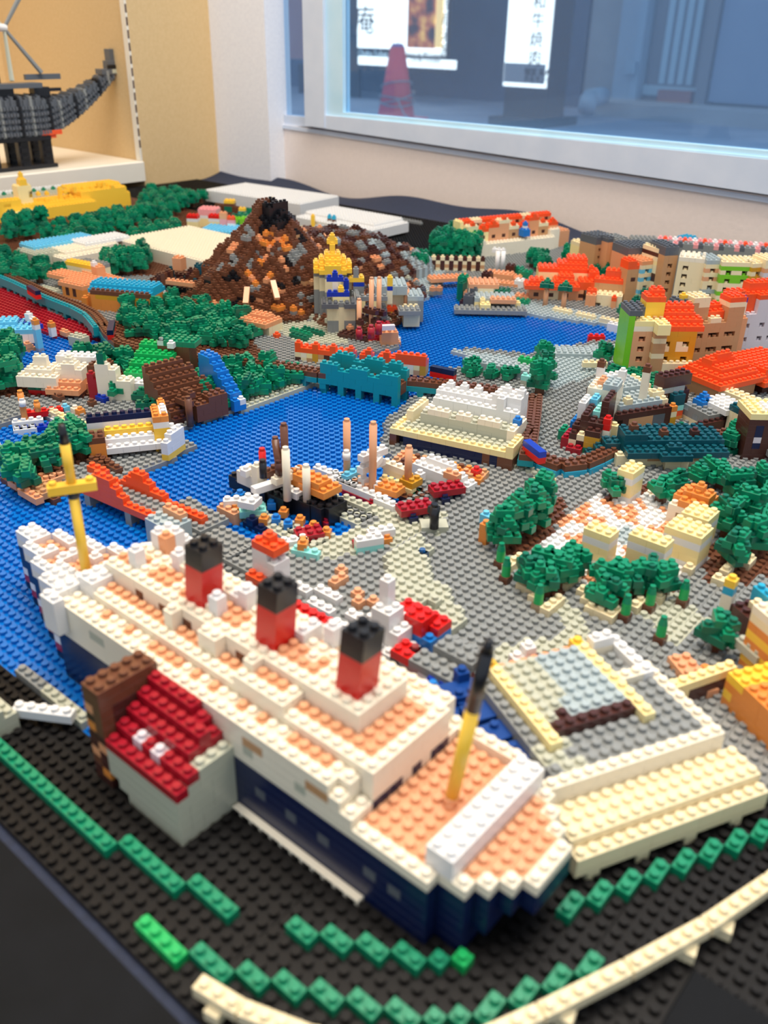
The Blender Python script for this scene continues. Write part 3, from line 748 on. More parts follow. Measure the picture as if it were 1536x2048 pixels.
# ---------------------------------------------------------------- cream theatre beside the liner (turned about 63 degrees)
RT = math.radians(63.4)
T = Build('theatre', 'cream theatre block with a sunken grey studded roof and dark brown sign bar', 'building', (38.0, 19.0), RT, n0=0)
T.box(0, 0, 1, 16, 1, 2, 'c'); T.box(0, 1, 1, 16, 3, 3, 'c'); T.box(0, 4, 1, 15, 1, 5, 'C')
T.box(1, 5, 1, 13, 11, 5, 'g'); T.box(14, 5, 1, 1, 8, 5, 'C'); T.box(13, 12, 1, 1, 4, 5, 'C')
for x in range(1, 14):
    for y in range(5, 9):
        if x < 4: T.cells[(x, y, 5)] = 'h' if (x+y) % 3 else 'g'
T.box(2, 7, 6, 1, 9, 1, 'Y'); T.box(10, 7, 6, 1, 9, 1, 'Y'); T.box(3, 9, 6, 7, 7, 1, 'h'); T.box(6, 9, 6, 4, 7, 1, 'H'); T.box(5, 9, 6, 5, 2, 1, 'H')
T.box(3, 8, 6, 2, 1, 1, 'D'); T.box(5, 8, 6, 5, 1, 1, 'D'); T.box(4, 9, 6, 1, 1, 1, 'D')
for x in range(3, 11): T.cells[(x, 16, 5)] = 'P'
T.cells[(2, 16, 5)] = 'y'; T.cells[(2, 16, 6)] = 'y'; T.cells[(10, 16, 5)] = 'y'; T.cells[(10, 16, 6)] = 'y'; T.cells[(6, 17, 5)] = 'w'; T.cells[(6, 17, 6)] = 'w'; T.cells[(5, 17, 5)] = 'w'; T.cells[(7, 17, 4)] = 'D'
T.box(11, 11, 6, 3, 1, 1, 'C'); T.box(11, 15, 6, 3, 1, 1, 'C'); T.box(13, 11, 6, 1, 5, 1, 'w'); T.box(11, 15, 7, 2, 1, 1, 'w')
for x in (1, 5, 9, 13): T.box(x, 0, 0, 1, 1, 1, 'c')
T.done()
S = Build('navy_bleachers', 'dark blue stepped bricks between the liner and the cream theatre', 'seats', (38.0, 19.0), RT, n0=0)
S.box(-2, 8, 0, 3, 10, 3, 'N'); S.box(-1, 6, 0, 2, 2, 3, 'N'); S.box(-2, 14, 3, 4, 4, 1, 'N'); S.box(-1, 8, 3, 2, 6, 1, 'n')
for k, (x, y, n, mk) in enumerate(((-2, 15.5, 4, (1, 0, 1, 0, 1, 0)), (-1.2, 12.6, 4, (0, 1, 0, 0, 0, 0)), (-1.2, 10.1, 4, (0, 0, 0, 1, 0, 0)), (-1.0, 7.6, 4, (0, 0, 0, 1, 0, 0)))): S.put(x, y, n, 3, 2, 1, 'N', 0.08*(k-1), mk)
S.put(1, 13, 4, 1, 1, 1, 'N', 0, True); S.put(-2, 18, 3, 1, 1, 1, 'b', 0, True); S.put(0, 17, 4, 1, 1, 2, 'N', 0, True); S.put(0, 5, 3, 1, 1, 1, 'N', 0, True)
S.done()
single('blue_brick', 'royal blue brick lying beside the aft cabin of the liner', 'brick', 846, 1392, 'gB', w=2, d=1, deg=10)
# crimson shed with grey ramp roof
b = rb('ramp_shed', 'crimson shed with a stepped grey roof beside the cream theatre', 'shed', 880, 1382, 0)
b.box(0, 0, 0, 3, 3, 2, 'R'); b.box(-4, 0, 0, 4, 3, 1, 'R'); b.box(-2, 0, 2, 5, 2, 1, 'g'); b.box(-4, 0, 1, 3, 2, 1, 'g'); b.box(-3, 1, 2, 5, 1, 1, 'g'); b.box(-1, 2, 3, 4, 2, 1, 'g'); b.cells[(-1, 0, 0)] = 'w'; b.cells[(-1, 0, 1)] = 'w'; b.cells[(0, 0, 0)] = 'w'; b.done()
# raised pale path
b = Build('raised_path', 'pale grey raised path with stepped ends across the wide street', 'path', (0, 0), n0=1, maxlen=4)
g1 = gpoly([(768, 1120), (800, 1090), (845, 1072), (860, 1100), (850, 1130), (870, 1160), (905, 1180), (915, 1215), (930, 1245), (915, 1262), (820, 1262), (800, 1215), (790, 1175), (775, 1150)], 1.6)
for i in range(-20, 40):
    for j in range(10, 80):
        if inpoly(np.array([float(i)]), np.array([float(j)]), g1)[0]: b.cells[(i, j, 0)] = 'h'
pc = at(862, 1190, 2.4)
for (dx, dy, w_, d_) in ((-3, -1, 4, 1), (-2, -2, 3, 1), (-4, 0, 5, 1), (0, 0, 2, 1)): b.box(round(pc[0])+dx, round(pc[1])+dy, 1, w_, d_, 1, 'h')
b.done()
b = rb('raised_path', 'low grey step in front of the raised pale path near the theatre', 'path', 940, 1330, 0); b.box(0, 0, 0, 4, 1, 1, 'h'); b.box(1, 1, 0, 5, 1, 1, 'h'); b.box(3, 2, 0, 4, 1, 1, 'h'); b.done()
# white crates and orange markers on the quay behind the liner
for k, (px, py, n) in enumerate(((588, 1182, 2), (645, 1196, 3), (617, 1215, 3), (692, 1240, 3), (663, 1258, 3))):
    single('white_crate', ('two-stud white brick beside the lighthouse', 'three-stud white brick by the orange markers', 'three-stud white brick behind the second funnel', 'white brick nearest the white spire', 'white brick nearest the third funnel')[k], 'brick', px, py, 'w', w=n)
for px, py in ((680, 1150), (682, 1162), (672, 1172), (703, 1196), (716, 1206), (733, 1213), (834, 1303), (850, 1312), (855, 1332), (872, 1340)):
    single('orange_marker', 'low orange stud brick set in the grey street', 'marker', px, py, 'p', n0=1, group='orange markers in the grey street')
# red-roofed quay shops
b = rb('quay_shop', 'quay shop with bright red roof and blue wall behind the second funnel', 'shop', 620, 1298, 0); b.box(-2, 0, 0, 4, 3, 2, 'b'); b.box(-3, 0, 2, 5, 3, 1, 'r'); b.box(-3, 1, 3, 4, 1, 1, 'r'); b.done()
b = rb('spire_hall', 'white stepped spire hall with red roof behind the third funnel', 'hall', 770, 1330, 0)
b.box(-3, 0, 0, 5, 4, 2, 'w'); b.box(-3, 1, 2, 4, 3, 2, 'w'); b.box(-2, 1, 4, 2, 2, 2, 'w'); b.box(-2, 2, 6, 1, 1, 3, 'w'); b.box(0, 3, 0, 3, 3, 3, 'b'); b.box(-2, 4, 3, 5, 2, 1, 'r'); b.box(0, 3, 3, 2, 2, 2, 'r'); b.box(1, 0, 2, 2, 2, 1, 'r'); b.box(2, -1, 0, 2, 1, 1, 'r'); b.done()
# striped lighthouse
b = rb('lighthouse', 'small red and white striped lighthouse tower on the quay', 'lighthouse', 560, 1212, 0)
b.box(-2, 0, 0, 3, 2, 3, 'w'); b.box(-2, -1, 3, 2, 1, 1, 'o'); b.box(-2, -1, 0, 2, 1, 3, 'w'); b.box(-2, 0, 3, 3, 2, 3, 'w'); b.box(-2, 0, 6, 2, 2, 1, 'w'); b.box(-2, 0, 7, 3, 2, 1, 'o'); b.put(-1, 0.5, 8, 1, 1, 1, 'o'); b.done()

# ---------------------------------------------------------------- round square: cream towers, kiosk, topiary, hedges
def tower(px, py, w_, d_, label):
    a = at(px, py, 5*BH+0.8); x1, y0 = round(a[0]), round(a[1])
    b = Build('cream_tower', label, 'tower', (x1-w_+0.0, y0+0.0), 0.0, n0=1)
    for k, c in enumerate('wYYwY'): b.box(0, 0, k, w_, d_, 1, c)
    b.done()
tower(1246, 1076, 3, 2, 'pale yellow banded tower at the left of the mosaic square, behind the clipped tree')
tower(1345, 1098, 4, 2, 'pale yellow banded tower in front of the mosaic square')
tower(1420, 1078, 4, 3, 'widest pale yellow banded tower at the right of the mosaic square')
tower(1432, 1042, 3, 3, 'pale yellow banded tower hidden behind the widest one')
tower(1276, 946, 2, 3, 'pale yellow banded tower at the far side of the mosaic square by the teal station')
tower(1098, 972, 2, 3, 'pale yellow banded tower at the far left of the mosaic square')
b = rb('kiosk', 'white kiosk with stepped orange roof on the mosaic square', 'kiosk', 1372, 1052, 0)
b.box(-2, 0, 0, 1, 1, 3, 'C'); b.box(1, 0, 0, 1, 1, 3, 'C'); b.box(1, 3, 0, 1, 1, 3, 'C'); b.box(-2, 3, 0, 1, 1, 3, 'C'); b.box(-1, 1, 0, 2, 2, 3, 'g'); b.box(-2, 0, 2, 4, 4, 1, 'C'); b.box(-2, 0, 3, 4, 4, 1, 'O'); b.cut(-2, 0, 3, 1, 1, 1); b.box(-1, 1, 4, 3, 2, 1, 'O'); b.put(0, 1.5, 5, 1, 1, 1, 'O'); b.done()
for k, (px, py) in enumerate(((1018, 1162), (1072, 1222), (1248, 1246), (1297, 1220), (1360, 1208), (1318, 1282), (995, 1128), (1462, 1120), (1510, 1100))):
    b = rb('topiary', 'small round-topped green topiary with a brown foot beside the cream hedge bricks', 'topiary', px, py, 0, group='topiary posts around the square')
    b.put(0, 0, 0, 1, 1, 1, 'd', 0, False); b.done()
    part('clipped_shrub', tube((0, 0, 0.75), (0, 0, 2.0), 0.46, 0.44, 16), 'l', b.root, False)
    part('crown', tube((0, 0, 2.0), (0, 0, 2.5), 0.44, 0.34, 14), 'e', b.root, False)
    part('top_knob', tube((0, 0, 2.5), (0, 0, 2.85), 0.3, 0.28, 12), 'e', b.root, False)
b = Build('cream_hedge', 'low cream bricks edging the tree beds of the mosaic square', 'edging', (0, 0), n0=1)
used_ = set()
for px, py, w_, d_ in ((1012, 1140, 1, 3), (1040, 1180, 2, 1), (1058, 1200, 1, 1), (1092, 1225, 1, 3), (1085, 1222, 2, 1), (1132, 1180, 1, 2), (1150, 1163, 1, 1), (1190, 1130, 1, 1), (1195, 1155, 1, 1), (1168, 1190, 1, 1), (1165, 1208, 1, 1), (1178, 1230, 3, 1), (1222, 1236, 1, 2), (1280, 1222, 1, 2), (1320, 1205, 1, 1), (1425, 1165, 2, 1), (1455, 1155, 1, 2), (1495, 1135, 1, 2), (1375, 1145, 1, 1)):
    p = at(px, py, 0.8); b.box(round(p[0]), round(p[1]), 0, w_, d_, 1, 'c')
b.done()
def near_trees(lst, label, group, h=4, w=0.95):
    words = ('first', 'second', 'third', 'fourth', 'fifth', 'sixth', 'seventh', 'eighth'); lst = sorted(lst)
    for k, (px, py) in enumerate(lst):
        lab = label if len(lst) == 1 else '%s of %s from left, %s' % (words[k], ('two', 'three', 'four', 'five', 'six', 'seven', 'eight')[len(lst)-2], label)
        p = at(px, py, 0.8); tree(p[0], p[1], 1, h, lab, group, 500+int(px), w, 'eeeE')
near_trees([(1005, 1100), (1032, 1078), (1062, 1060), (1080, 1035)], 'green brick tree left of the mosaic square', 'trees left of the square', 5)
near_trees([(1058, 1180), (1088, 1195), (1120, 1175), (1095, 1165), (1142, 1160)], 'tree in the front left cream-edged bed', 'trees in the front left bed', 3)
near_trees([(1205, 1218), (1215, 1190), (1250, 1195), (1288, 1190), (1318, 1195)], 'tree in the front middle cream-edged bed', 'trees in the front bed', 3)
near_trees([(1462, 1140), (1500, 1110), (1530, 1090), (1450, 1075), (1490, 1050), (1530, 1040), (1470, 1010), (1520, 1000)], 'green brick tree right of the mosaic square', 'trees right of the square')
near_trees([(1228, 998), (1320, 1005), (1345, 990), (1395, 975), (1425, 965), (1440, 980)], 'tree between teal station and mosaic square', 'trees behind the square', 2)
near_trees([(1432, 1300)], 'single green brick tree beside the striped lamp column', None, 3)
single('orange_post', 'orange post beside the trees at the left of the mosaic square', 'post', 975, 1085, 'OOO')
single('blue_kiosk', 'pair of light blue bricks behind the orange post', 'brick', 976, 1055, 'ss', w=2)
b = rb('lamp_column', 'striped cream, orange and turquoise column with a yellow knob', 'column', 1438, 1245, 0)
for k, c in enumerate('YOCCay'): b.put(0, 0, k, 1, 1, 1, c, 0, k == 5)
b.done()
# orange and yellow buildings at the right edge
RO = -31
b = rb('orange_wall_building', 'orange wall building with a yellow top at the right edge', 'building', 1440, 1405, RO); b.box(0, 0, 0, 9, 3, 4, 'O'); b.box(0, 0, 3, 2, 4, 1, 'y'); b.box(0, 0, 1, 1, 1, 1, 'y'); b.box(0, 3, 0, 9, 3, 2, 'D'); b.done()
b = rb('banded_building', 'cream, orange and yellow banded building at the right edge', 'building', 1475, 1330, RO); b.box(0, 0, 0, 8, 4, 2, 'O')
for k, c in enumerate('yyOyOcC'): b.box(0, 0, 1+k, 8, 4, 1, c)
b.box(1, 1, 8, 6, 2, 1, 'O'); b.done()
b = rb('brown_hall', 'dark brown hall with a turquoise stepped roof at the right edge', 'building', 1452, 1250, RO); b.box(0, 0, 0, 8, 4, 3, 'D'); b.box(1, 1, 3, 7, 3, 1, 'c'); b.box(0, 2, 3, 8, 1, 2, 'a'); b.box(1, 3, 3, 7, 1, 2, 'c'); b.box(3, 2, 5, 5, 1, 1, 'a'); b.box(1, 4, 0, 8, 2, 4, 'c'); b.done()
b = rb('gateway', 'pale yellow gateway with a dark brown opening right of the theatre', 'gateway', 1315, 1432, 66); b.box(0, 0, 2, 8, 1, 1, 'Y'); b.box(7, 0, 0, 1, 1, 3, 'Y'); b.box(3, 0, 0, 4, 1, 2, 'D'); b.box(0, 0, 0, 3, 1, 2, 'Y'); b.done()
b = rb('salmon_platform', 'salmon pink studded platform right of the theatre', 'platform', 1380, 1385, RO-5); b.box(-4, 0, 0, 5, 2, 1, 'p'); b.done()
for px, py in ((1405, 1345), (1430, 1365), (1450, 1372), (1470, 1380)): single('orange_tile', 'low orange brick by the yellow gateway', 'brick', px, py, 'O', group='orange bricks by the gateway')
b = rb('grey_ledge', 'small grey ledge on the brown hall at the right edge', 'ledge', 1465, 1290, RO, n0=3); b.put(0, 0, 0, 3, 2, 1, 'h'); b.done()
# cream track curving along the bottom edge
tr_ = thing('monorail_track', 'cream brick track curving along the bottom right on short legs', 'track')
TP = [(395, 1960), (475, 2010), (560, 2045), (700, 2095), (880, 2110), (1000, 2062), (1100, 2010), (1275, 1922), (1410, 1848), (1545, 1755), (1680, 1650)]
TW = [at(x, y, 2.0) for x, y in TP]
pts = []
for k in range(len(TW)-1):
    n = 14
    for q in range(n): pts.append((TW[k][0]+(TW[k+1][0]-TW[k][0])*q/n, TW[k][1]+(TW[k+1][1]-TW[k][1])*q/n))
pts.append(TW[-1]); k = 0; sgn = 0
cur = pts[0]; idx = 0
while idx < len(pts)-1:
    Lb = (3, 4, 4, 4, 5, 6, 6, 6, 6, 6, 6)[min(sgn, 10)]
    e = idx
    while e < len(pts)-1 and math.hypot(pts[e][0]-cur[0], pts[e][1]-cur[1]) < Lb: e += 1
    nx = pts[e]; d_ = math.atan2(nx[1]-cur[1], nx[0]-cur[0])
    o = link('beam', brick_mesh(Lb, 1, 1, True, 'c', 0), tr_, (cur[0]+0.5*math.cos(d_), cur[1]+0.5*math.sin(d_), 1.2), d_)
    q = 1 if sgn % 2 else Lb-2
    link('leg', brick_mesh(1, 1, 1, False, 'c', 0), tr_, (cur[0]+(0.5+q)*math.cos(d_)+0.35*math.sin(d_), cur[1]+(0.5+q)*math.sin(d_)-0.35*math.cos(d_), 0.35), 0.2)
    cur = (cur[0]+Lb*math.cos(d_)*1.02, cur[1]+Lb*math.sin(d_)*1.02); idx = e; sgn += 1
    if sgn > 16: break
# gray bits at far left of the road
b = rb('grey_block', 'grey brick block at the left edge behind the liner bow', 'block', -20, 1440, 0, n0=0); b.box(-3, 0, 0, 6, 2, 2, 'h'); b.box(-3, 0, 2, 6, 1, 1, 'h'); b.done()
b = Build('kerb_strip', 'pale grey kerb strip between the water and the black board', 'kerb', (0, 0), n0=0)
p0 = at(90, 1400, 0); b.box(round(p0[0]), round(p0[1]), 0, 6, 1, 1, 'h'); b.done()
b = rb('white_bridge_beam', 'white brick beam resting by the brown chimney', 'beam', 50, 1428, 0, n0=1); b.put(0, 0, 0, 5, 1, 1, 'w', 0.55); b.done()
# steel blue box at the bottom right corner
bx = at(1378, 1945, 0)
gb = tag(sbox('dark_display_box', bx[0]+0.2, 5, -0.38, bx[0]+40, bx[1], 0.6, DARKTOP, kind=None, ch=0.1), 'dark flat box at the bottom right corner beyond the board edge', 'box')

# ---------------------------------------------------------------- lagoon: boats, bridge, quay clutter
def B0(name, label, cat, px, py, n0=0, group=None, cap=300):
    """model whose root stands at the ground point seen at px,py; parts are then given by the pixel of their top face"""
    a = at(px, py, n0*BH); return Build(name, label, cat, (a[0], a[1]), 0.0, n0=n0, group=group, cap=cap)
def pt(b, px, py, n, w_, d_, h_, col, deg=0, studs=True):
    a = at(px, py, (n+h_)*BH); r = math.radians(deg); c, s = math.cos(r), math.sin(r)
    hx, hy = (w_-1)/2, (d_-1)/2
    b.put(a[0]-b.pos[0]-c*hx+s*hy, a[1]-b.pos[1]-s*hx-c*hy, n-b.n0, w_, d_, h_, col, r, studs); return b
def spar(b, px, py, z0, z1, r0, col, r1=None, name='mast', lean=(0, 0)):
    a = at(px, py, z0); o = b.n0*BH
    part(name, tube((a[0]-b.pos[0], a[1]-b.pos[1], z0-o), (a[0]-b.pos[0]+lean[0], a[1]-b.pos[1]+lean[1], z1-o), r0, r1 or r0, 14), col, b.root, True)
    V, Fc = geo_stud(a[0]-b.pos[0]+lean[0], a[1]-b.pos[1]+lean[1], z1-o, 12); part('stud', (V, Fc), col, b.root)

b = B0('black_steamer', 'black steamer with white masts, orange deck and small red and black funnel', 'ship', 590, 1020)
pt(b, 644, 996, 0, 5, 3, 3, 'k'); pt(b, 600, 985, 0, 6, 3, 3, 'k'); pt(b, 555, 978, 0, 5, 3, 3, 'k'); pt(b, 512, 968, 0, 5, 2, 3, 'k'); pt(b, 480, 955, 1, 3, 1, 2, 'k'); pt(b, 622, 1005, 0, 4, 1, 3, 'k'); pt(b, 640, 1035, 0, 3, 1, 1, 'R')
pt(b, 503, 942, 3, 3, 2, 2, 'C'); pt(b, 492, 938, 5, 1, 1, 1, 'w'); pt(b, 514, 930, 3, 1, 1, 4, 'C')
spar(b, 527, 955, 3.2, 6.6, 0.42, 'r', name='funnel'); spar(b, 527, 955, 6.6, 8.4, 0.42, 'k', name='funnel_cap')
pt(b, 541, 938, 5, 2, 1, 1, 'd', 90); pt(b, 536, 965, 4, 4, 1, 1, 'w', 80, False); pt(b, 575, 946, 5, 4, 1, 1, 'C', 85)
spar(b, 575, 1000, 2.4, 8.6, 0.46, 'C'); spar(b, 614, 1002, 2.4, 6.6, 0.46, 'C'); pt(b, 587, 980, 3, 2, 1, 1, 'w'); spar(b, 660, 990, 1.0, 3.6, 0.45, 'w', name='post')
spar(b, 571, 940, 5, 10.4, 0.45, 'd'); spar(b, 560, 945, 5, 8.5, 0.45, 'd', lean=(-1.2, 0.6)); spar(b, 558, 950, 5, 6.5, 0.45, 'D')
pt(b, 618, 950, 5, 5, 2, 1, 'O', 0); pt(b, 640, 968, 4, 4, 3, 1, 'O', 0); pt(b, 603, 955, 4, 3, 2, 1, 'O')
b.done()
b = B0('white_schooner', 'white schooner with peach masts, white sails and crimson waterline', 'ship', 720, 990)
pt(b, 725, 978, 1, 8, 1, 1, 'w'); pt(b, 722, 985, 0, 9, 2, 1, 'R'); pt(b, 772, 1002, 1, 3, 1, 1, 'w'); pt(b, 770, 1008, 0, 4, 2, 1, 'R'); pt(b, 660, 943, 1, 5, 1, 1, 'w'); pt(b, 690, 958, 1, 5, 2, 1, 'w'); pt(b, 740, 970, 1, 5, 2, 1, 'p')
spar(b, 694, 950, 1.6, 8.6, 0.45, 'p'); spar(b, 693, 918, 4.8, 5.6, 0.48, 'w', name='band')
spar(b, 745, 978, 1.6, 9.8, 0.45, 'p'); pt(b, 743, 925, 4, 4, 1, 1, 'w', 88); pt(b, 746, 902, 6, 4, 1, 1, 'w', 84)
pt(b, 744, 915, 5, 2, 2, 1, 'w', 20)
pt(b, 705, 943, 2, 3, 1, 1, 's', 90); pt(b, 705, 952, 1, 4, 1, 1, 'O', 90); pt(b, 780, 972, 2, 3, 2, 1, 'O', 8); pt(b, 727, 955, 2, 1, 1, 1, 'w'); pt(b, 757, 968, 2, 1, 1, 1, 'w')
b.done()
b = B0('cream_ketch', 'cream and mustard sailing boat with one peach mast', 'ship', 805, 965)
pt(b, 793, 930, 3, 4, 1, 1, 'C'); pt(b, 790, 940, 2, 3, 1, 1, 'C'); pt(b, 795, 965, 1, 5, 1, 1, 'Y'); pt(b, 822, 957, 2, 2, 2, 1, 'm'); spar(b, 816, 958, 2.4, 6.4, 0.46, 'p'); pt(b, 815, 978, 0, 4, 2, 1, 'E'); pt(b, 840, 945, 2, 1, 1, 1, 'w'); b.done()
b = B0('brown_raft', 'dark brown studded raft beside the cream sailing boat', 'raft', 822, 995); pt(b, 825, 986, 0, 4, 3, 1, 'd'); b.done()
b = B0('white_yacht', 'white stepped motor yacht moored on the quay', 'ship', 885, 960, 1)
pt(b, 880, 938, 1, 7, 2, 2, 'w'); pt(b, 925, 962, 1, 3, 2, 1, 'w'); pt(b, 883, 921, 3, 4, 1, 1, 'w'); pt(b, 905, 945, 3, 2, 1, 1, 'p'); b.done()
for k, (px, py) in enumerate(((830, 1010), (894, 972))):
    b = B0('crimson_stand', ('crimson studded stand on blue feet beside the black post', 'crimson studded stand in front of the white yacht')[k], 'stand', px, py+22, 1)
    pt(b, px, py, 2, 4, 2, 1, 'R', 60); pt(b, px+18, py+8, 1, 1, 1, 1, 'n', 60); pt(b, px-4, py+22, 1, 1, 1, 1, 'n', 60); b.done()
b = B0('black_post', 'black cylindrical post on a pale grey foot on the quay', 'post', 868, 1052, 1); pt(b, 868, 1046, 1, 3, 2, 1, 'h', 45, False); spar(b, 868, 1056, 1.6, 4.2, 0.5, 'k', name='column'); pt(b, 868, 1012, 4, 1, 1, 1, 'k'); b.done()
b = B0('red_beacon', 'small red and white beacon in front of the brown and cream station', 'beacon', 953, 958, 1); pt(b, 953, 950, 1, 1, 1, 1, 'w'); pt(b, 953, 938, 2, 1, 1, 1, 'r'); b.done()
b = B0('snack_cart', 'white cart over aqua and orange bricks on the quay', 'cart', 745, 1080, 1); pt(b, 738, 1075, 2, 3, 1, 1, 'w', 60); pt(b, 762, 1058, 2, 3, 1, 1, 'w', 60); pt(b, 738, 1088, 1, 3, 1, 1, 'q', 60); pt(b, 765, 1075, 1, 2, 1, 1, 'O', 60); pt(b, 715, 1082, 1, 1, 1, 1, 'R', 60); b.done()
b = B0('aqua_kiosk', 'white-roofed kiosk on clear aqua bricks at the tip of the inlet quay', 'kiosk', 505, 1020)
pt(b, 500, 998, 3, 2, 2, 1, 'w', 20); pt(b, 505, 1015, 1, 3, 2, 1, 'q', 50); pt(b, 508, 1022, 0, 3, 2, 1, 'h', 50); pt(b, 457, 1018, 0, 3, 1, 2, 'p', 0); pt(b, 478, 1012, 0, 2, 1, 2, 'O', 60); pt(b, 464, 998, 2, 2, 1, 1, 'w', 50); pt(b, 480, 985, 2, 1, 1, 1, 'b', 20); b.done()
b = B0('inlet_pontoon', 'grey pontoon of studded bricks in the inlet', 'pontoon', 570, 1060); pt(b, 555, 1052, 0, 7, 2, 1, 'h', -8); pt(b, 605, 1068, 0, 6, 2, 1, 'h', -5); b.done()
for k, (px, py, c) in enumerate(((528, 1034, 'O'), (567, 1020, 'O'), (600, 1036, 'O'), (627, 1048, 'O'), (653, 1060, 'O'), (606, 1078, 'O'), (543, 1004, 'b'), (552, 1034, 'b'), (576, 1044, 'b'))):
    b = B0('parasol_post', 'small %s stall brick on the inlet pontoon' % ('light orange' if c == 'O' else 'blue'), 'stall', px, py+14, 1, 'light orange stalls on the pontoon' if c == 'O' else 'blue stalls on the pontoon'); pt(b, px, py, 1, 1, 1, 1, c, 30 if c == 'O' else 45); b.done()
b = B0('crimson_cart', 'crimson studded cart at the end of the inlet pontoon', 'cart', 617, 1075, 1); pt(b, 618, 1062, 1, 3, 2, 1, 'R', 60); pt(b, 622, 1082, 0, 3, 2, 1, 'D', 60, False); b.done()
b = B0('navy_dinghy', 'dark blue dinghy floating in the inlet', 'boat', 508, 1050); pt(b, 510, 1048, 0, 3, 1, 1, 'n', 0); pt(b, 505, 1036, 1, 1, 1, 1, 'n', 0); b.done()
b = B0('white_flag', 'white brick fin beside the lighthouse top', 'fin', 590, 1090, 1); pt(b, 587, 1078, 1, 3, 1, 1, 'w', 60); b.done()
b = B0('aqua_cart', 'clear aqua brick cart under an orange stud brick near the lighthouse', 'cart', 612, 1105, 1); pt(b, 612, 1100, 1, 3, 1, 1, 'q', 20); pt(b, 606, 1084, 2, 1, 1, 1, 'O', 30); b.done()
single('blue_post', 'single bright blue brick on the pale path', 'brick', 846, 1112, 'b')
# inlet pier
b = B0('inlet_pier', 'grey studded pier wall beside the black steamer', 'pier', 700, 1025, 1); pt(b, 712, 1003, 1, 4, 1, 1, 'h', 0); pt(b, 688, 1020, 0, 7, 3, 1, 'h', 0); b.done()

# red bridge
Rb = B0('red_bridge', 'bright red arched bridge with a grey studded roadway and grey piers', 'bridge', 240, 1010)
ba = at(178, 975, 2.4); bb = at(330, 1040, 2.4); br = math.atan2(bb[1]-ba[1], bb[0]-ba[0]); Lb = math.hypot(bb[0]-ba[0], bb[1]-ba[1]); nb = int(round(Lb))
R2 = Build('x', 'x', 'x', (ba[0], ba[1]), br, n0=0, root=Rb.root)
Rb.root.location = (ba[0]*U, ba[1]*U, 0); Rb.root.rotation_euler = (0, 0, br)
R2.box(-1, 0, 2, nb+2, 1, 1, 'o'); R2.box(-2, 1, 2, nb+3, 2, 1, 'g'); R2.box(-1, 3, 2, nb+4, 1, 1, 'o')
R2.box(1, 0, 3, 6, 1, 1, 'o'); R2.box(2, 0, 4, 4, 1, 1, 'o'); R2.box(2, 0, 5, 3, 1, 1, 'o'); R2.box(3, 3, 3, 7, 1, 1, 'o'); R2.box(4, 3, 4, 4, 1, 1, 'o'); R2.box(5, 3, 5, 2, 1, 1, 'o'); R2.box(-3, 3, 3, 3, 1, 1, 'o')
R2.box(0, 0, 0, 1, 4, 2, 'g'); R2.box(7, 0, 0, 1, 4, 2, 'g'); R2.box(nb, 0, 0, 1, 4, 2, 'g'); R2.done()
b = B0('bridge_pavilion', 'grey pavilion of small columns at the near end of the red bridge', 'pavilion', 335, 1085); a = at(335, 1052, 4*BH)
b2_ = Build('x', 'x', 'x', (-18.0, 27.0), 0, n0=0, root=b.root); b.root.location = (b2_.pos[0]*U, b2_.pos[1]*U, 0)
b2_.box(0, 0, 3, 4, 3, 1, 'H')
for i in range(4):
    for j in range(3):
        if (i in (0, 3) or j in (0, 2)) and (i, j) != (2, 0): b2_.box(i, j, 0, 1, 1, 3, 'H')
b2_.put(0.5, 2, 4, 3, 1, 1, 'p'); b2_.done()
b = B0('quay_wall', 'grey studded quay wall between the red bridge and the lighthouse', 'quay', 430, 1090, 0); pt(b, 400, 1035, 1, 5, 4, 1, 'g', 0); pt(b, 455, 1085, 1, 6, 4, 1, 'g', 0); pt(b, 500, 1115, 1, 4, 4, 1, 'g', 0); b.done()

# ---------------------------------------------------------------- elevated railway
def viaduct(name, label, pix_pts, nt, teal='t', width=2, piers=True, teal_rail=False, step=3):
    W_ = [at(x, y, nt*BH) for x, y in pix_pts]
    r = Build(name, label, 'viaduct', W_[0], 0.0, n0=1)
    pts = []
    for k in range(len(W_)-1):
        for q in range(30): pts.append((W_[k][0]+(W_[k+1][0]-W_[k][0])*q/30, W_[k][1]+(W_[k+1][1]-W_[k][1])*q/30))
    pts.append(W_[-1]); cur = pts[0]; idx = 0; cnt = 0
    while idx < len(pts)-1 and cnt < 200:
        e = idx
        while e < len(pts)-1 and math.hypot(pts[e][0]-cur[0], pts[e][1]-cur[1]) < step: e += 1
        d_ = math.atan2(pts[e][1]-cur[1], pts[e][0]-cur[0]); c, s = math.cos(d_), math.sin(d_)
        lx, ly = cur[0]-r.pos[0], cur[1]-r.pos[1]
        def o_(u, v): return lx+c*(u+0.5)-s*v, ly+s*(u+0.5)+c*v
        x, y = o_(0, -(width-1)/2); r.put(x, y, nt-2, step, width, 1, 'd', d_)
        x, y = o_(0, -(width-1)/2-0.12); r.put(x, y, nt-3, step, width, 1, teal, d_, False)
        if teal_rail: x, y = o_(0, -(width-1)/2-1.1); r.put(x, y, nt-2, step, 1, 1, teal, d_); x, y = o_(0, -(width-1)/2-1.1); r.put(x, y, nt-3, step, 1, 1, teal, d_, False)
        if piers and nt > 3:
            x, y = o_(0.2, -(width-1)/2-(1.0 if teal_rail else 0.1)); r.put(x, y, 0, 1, 1 if teal_rail else width, nt-3, teal, d_, False)
        cur = (cur[0]+step*c, cur[1]+step*s); idx = e; cnt += 1
    r.done(); return W_
viaduct('railway_viaduct', 'long teal railway viaduct with a brown track above the crimson boardwalk', [(14, 550), (40, 560), (100, 588), (160, 611), (190, 627), (205, 645)], 4, teal_rail=True)
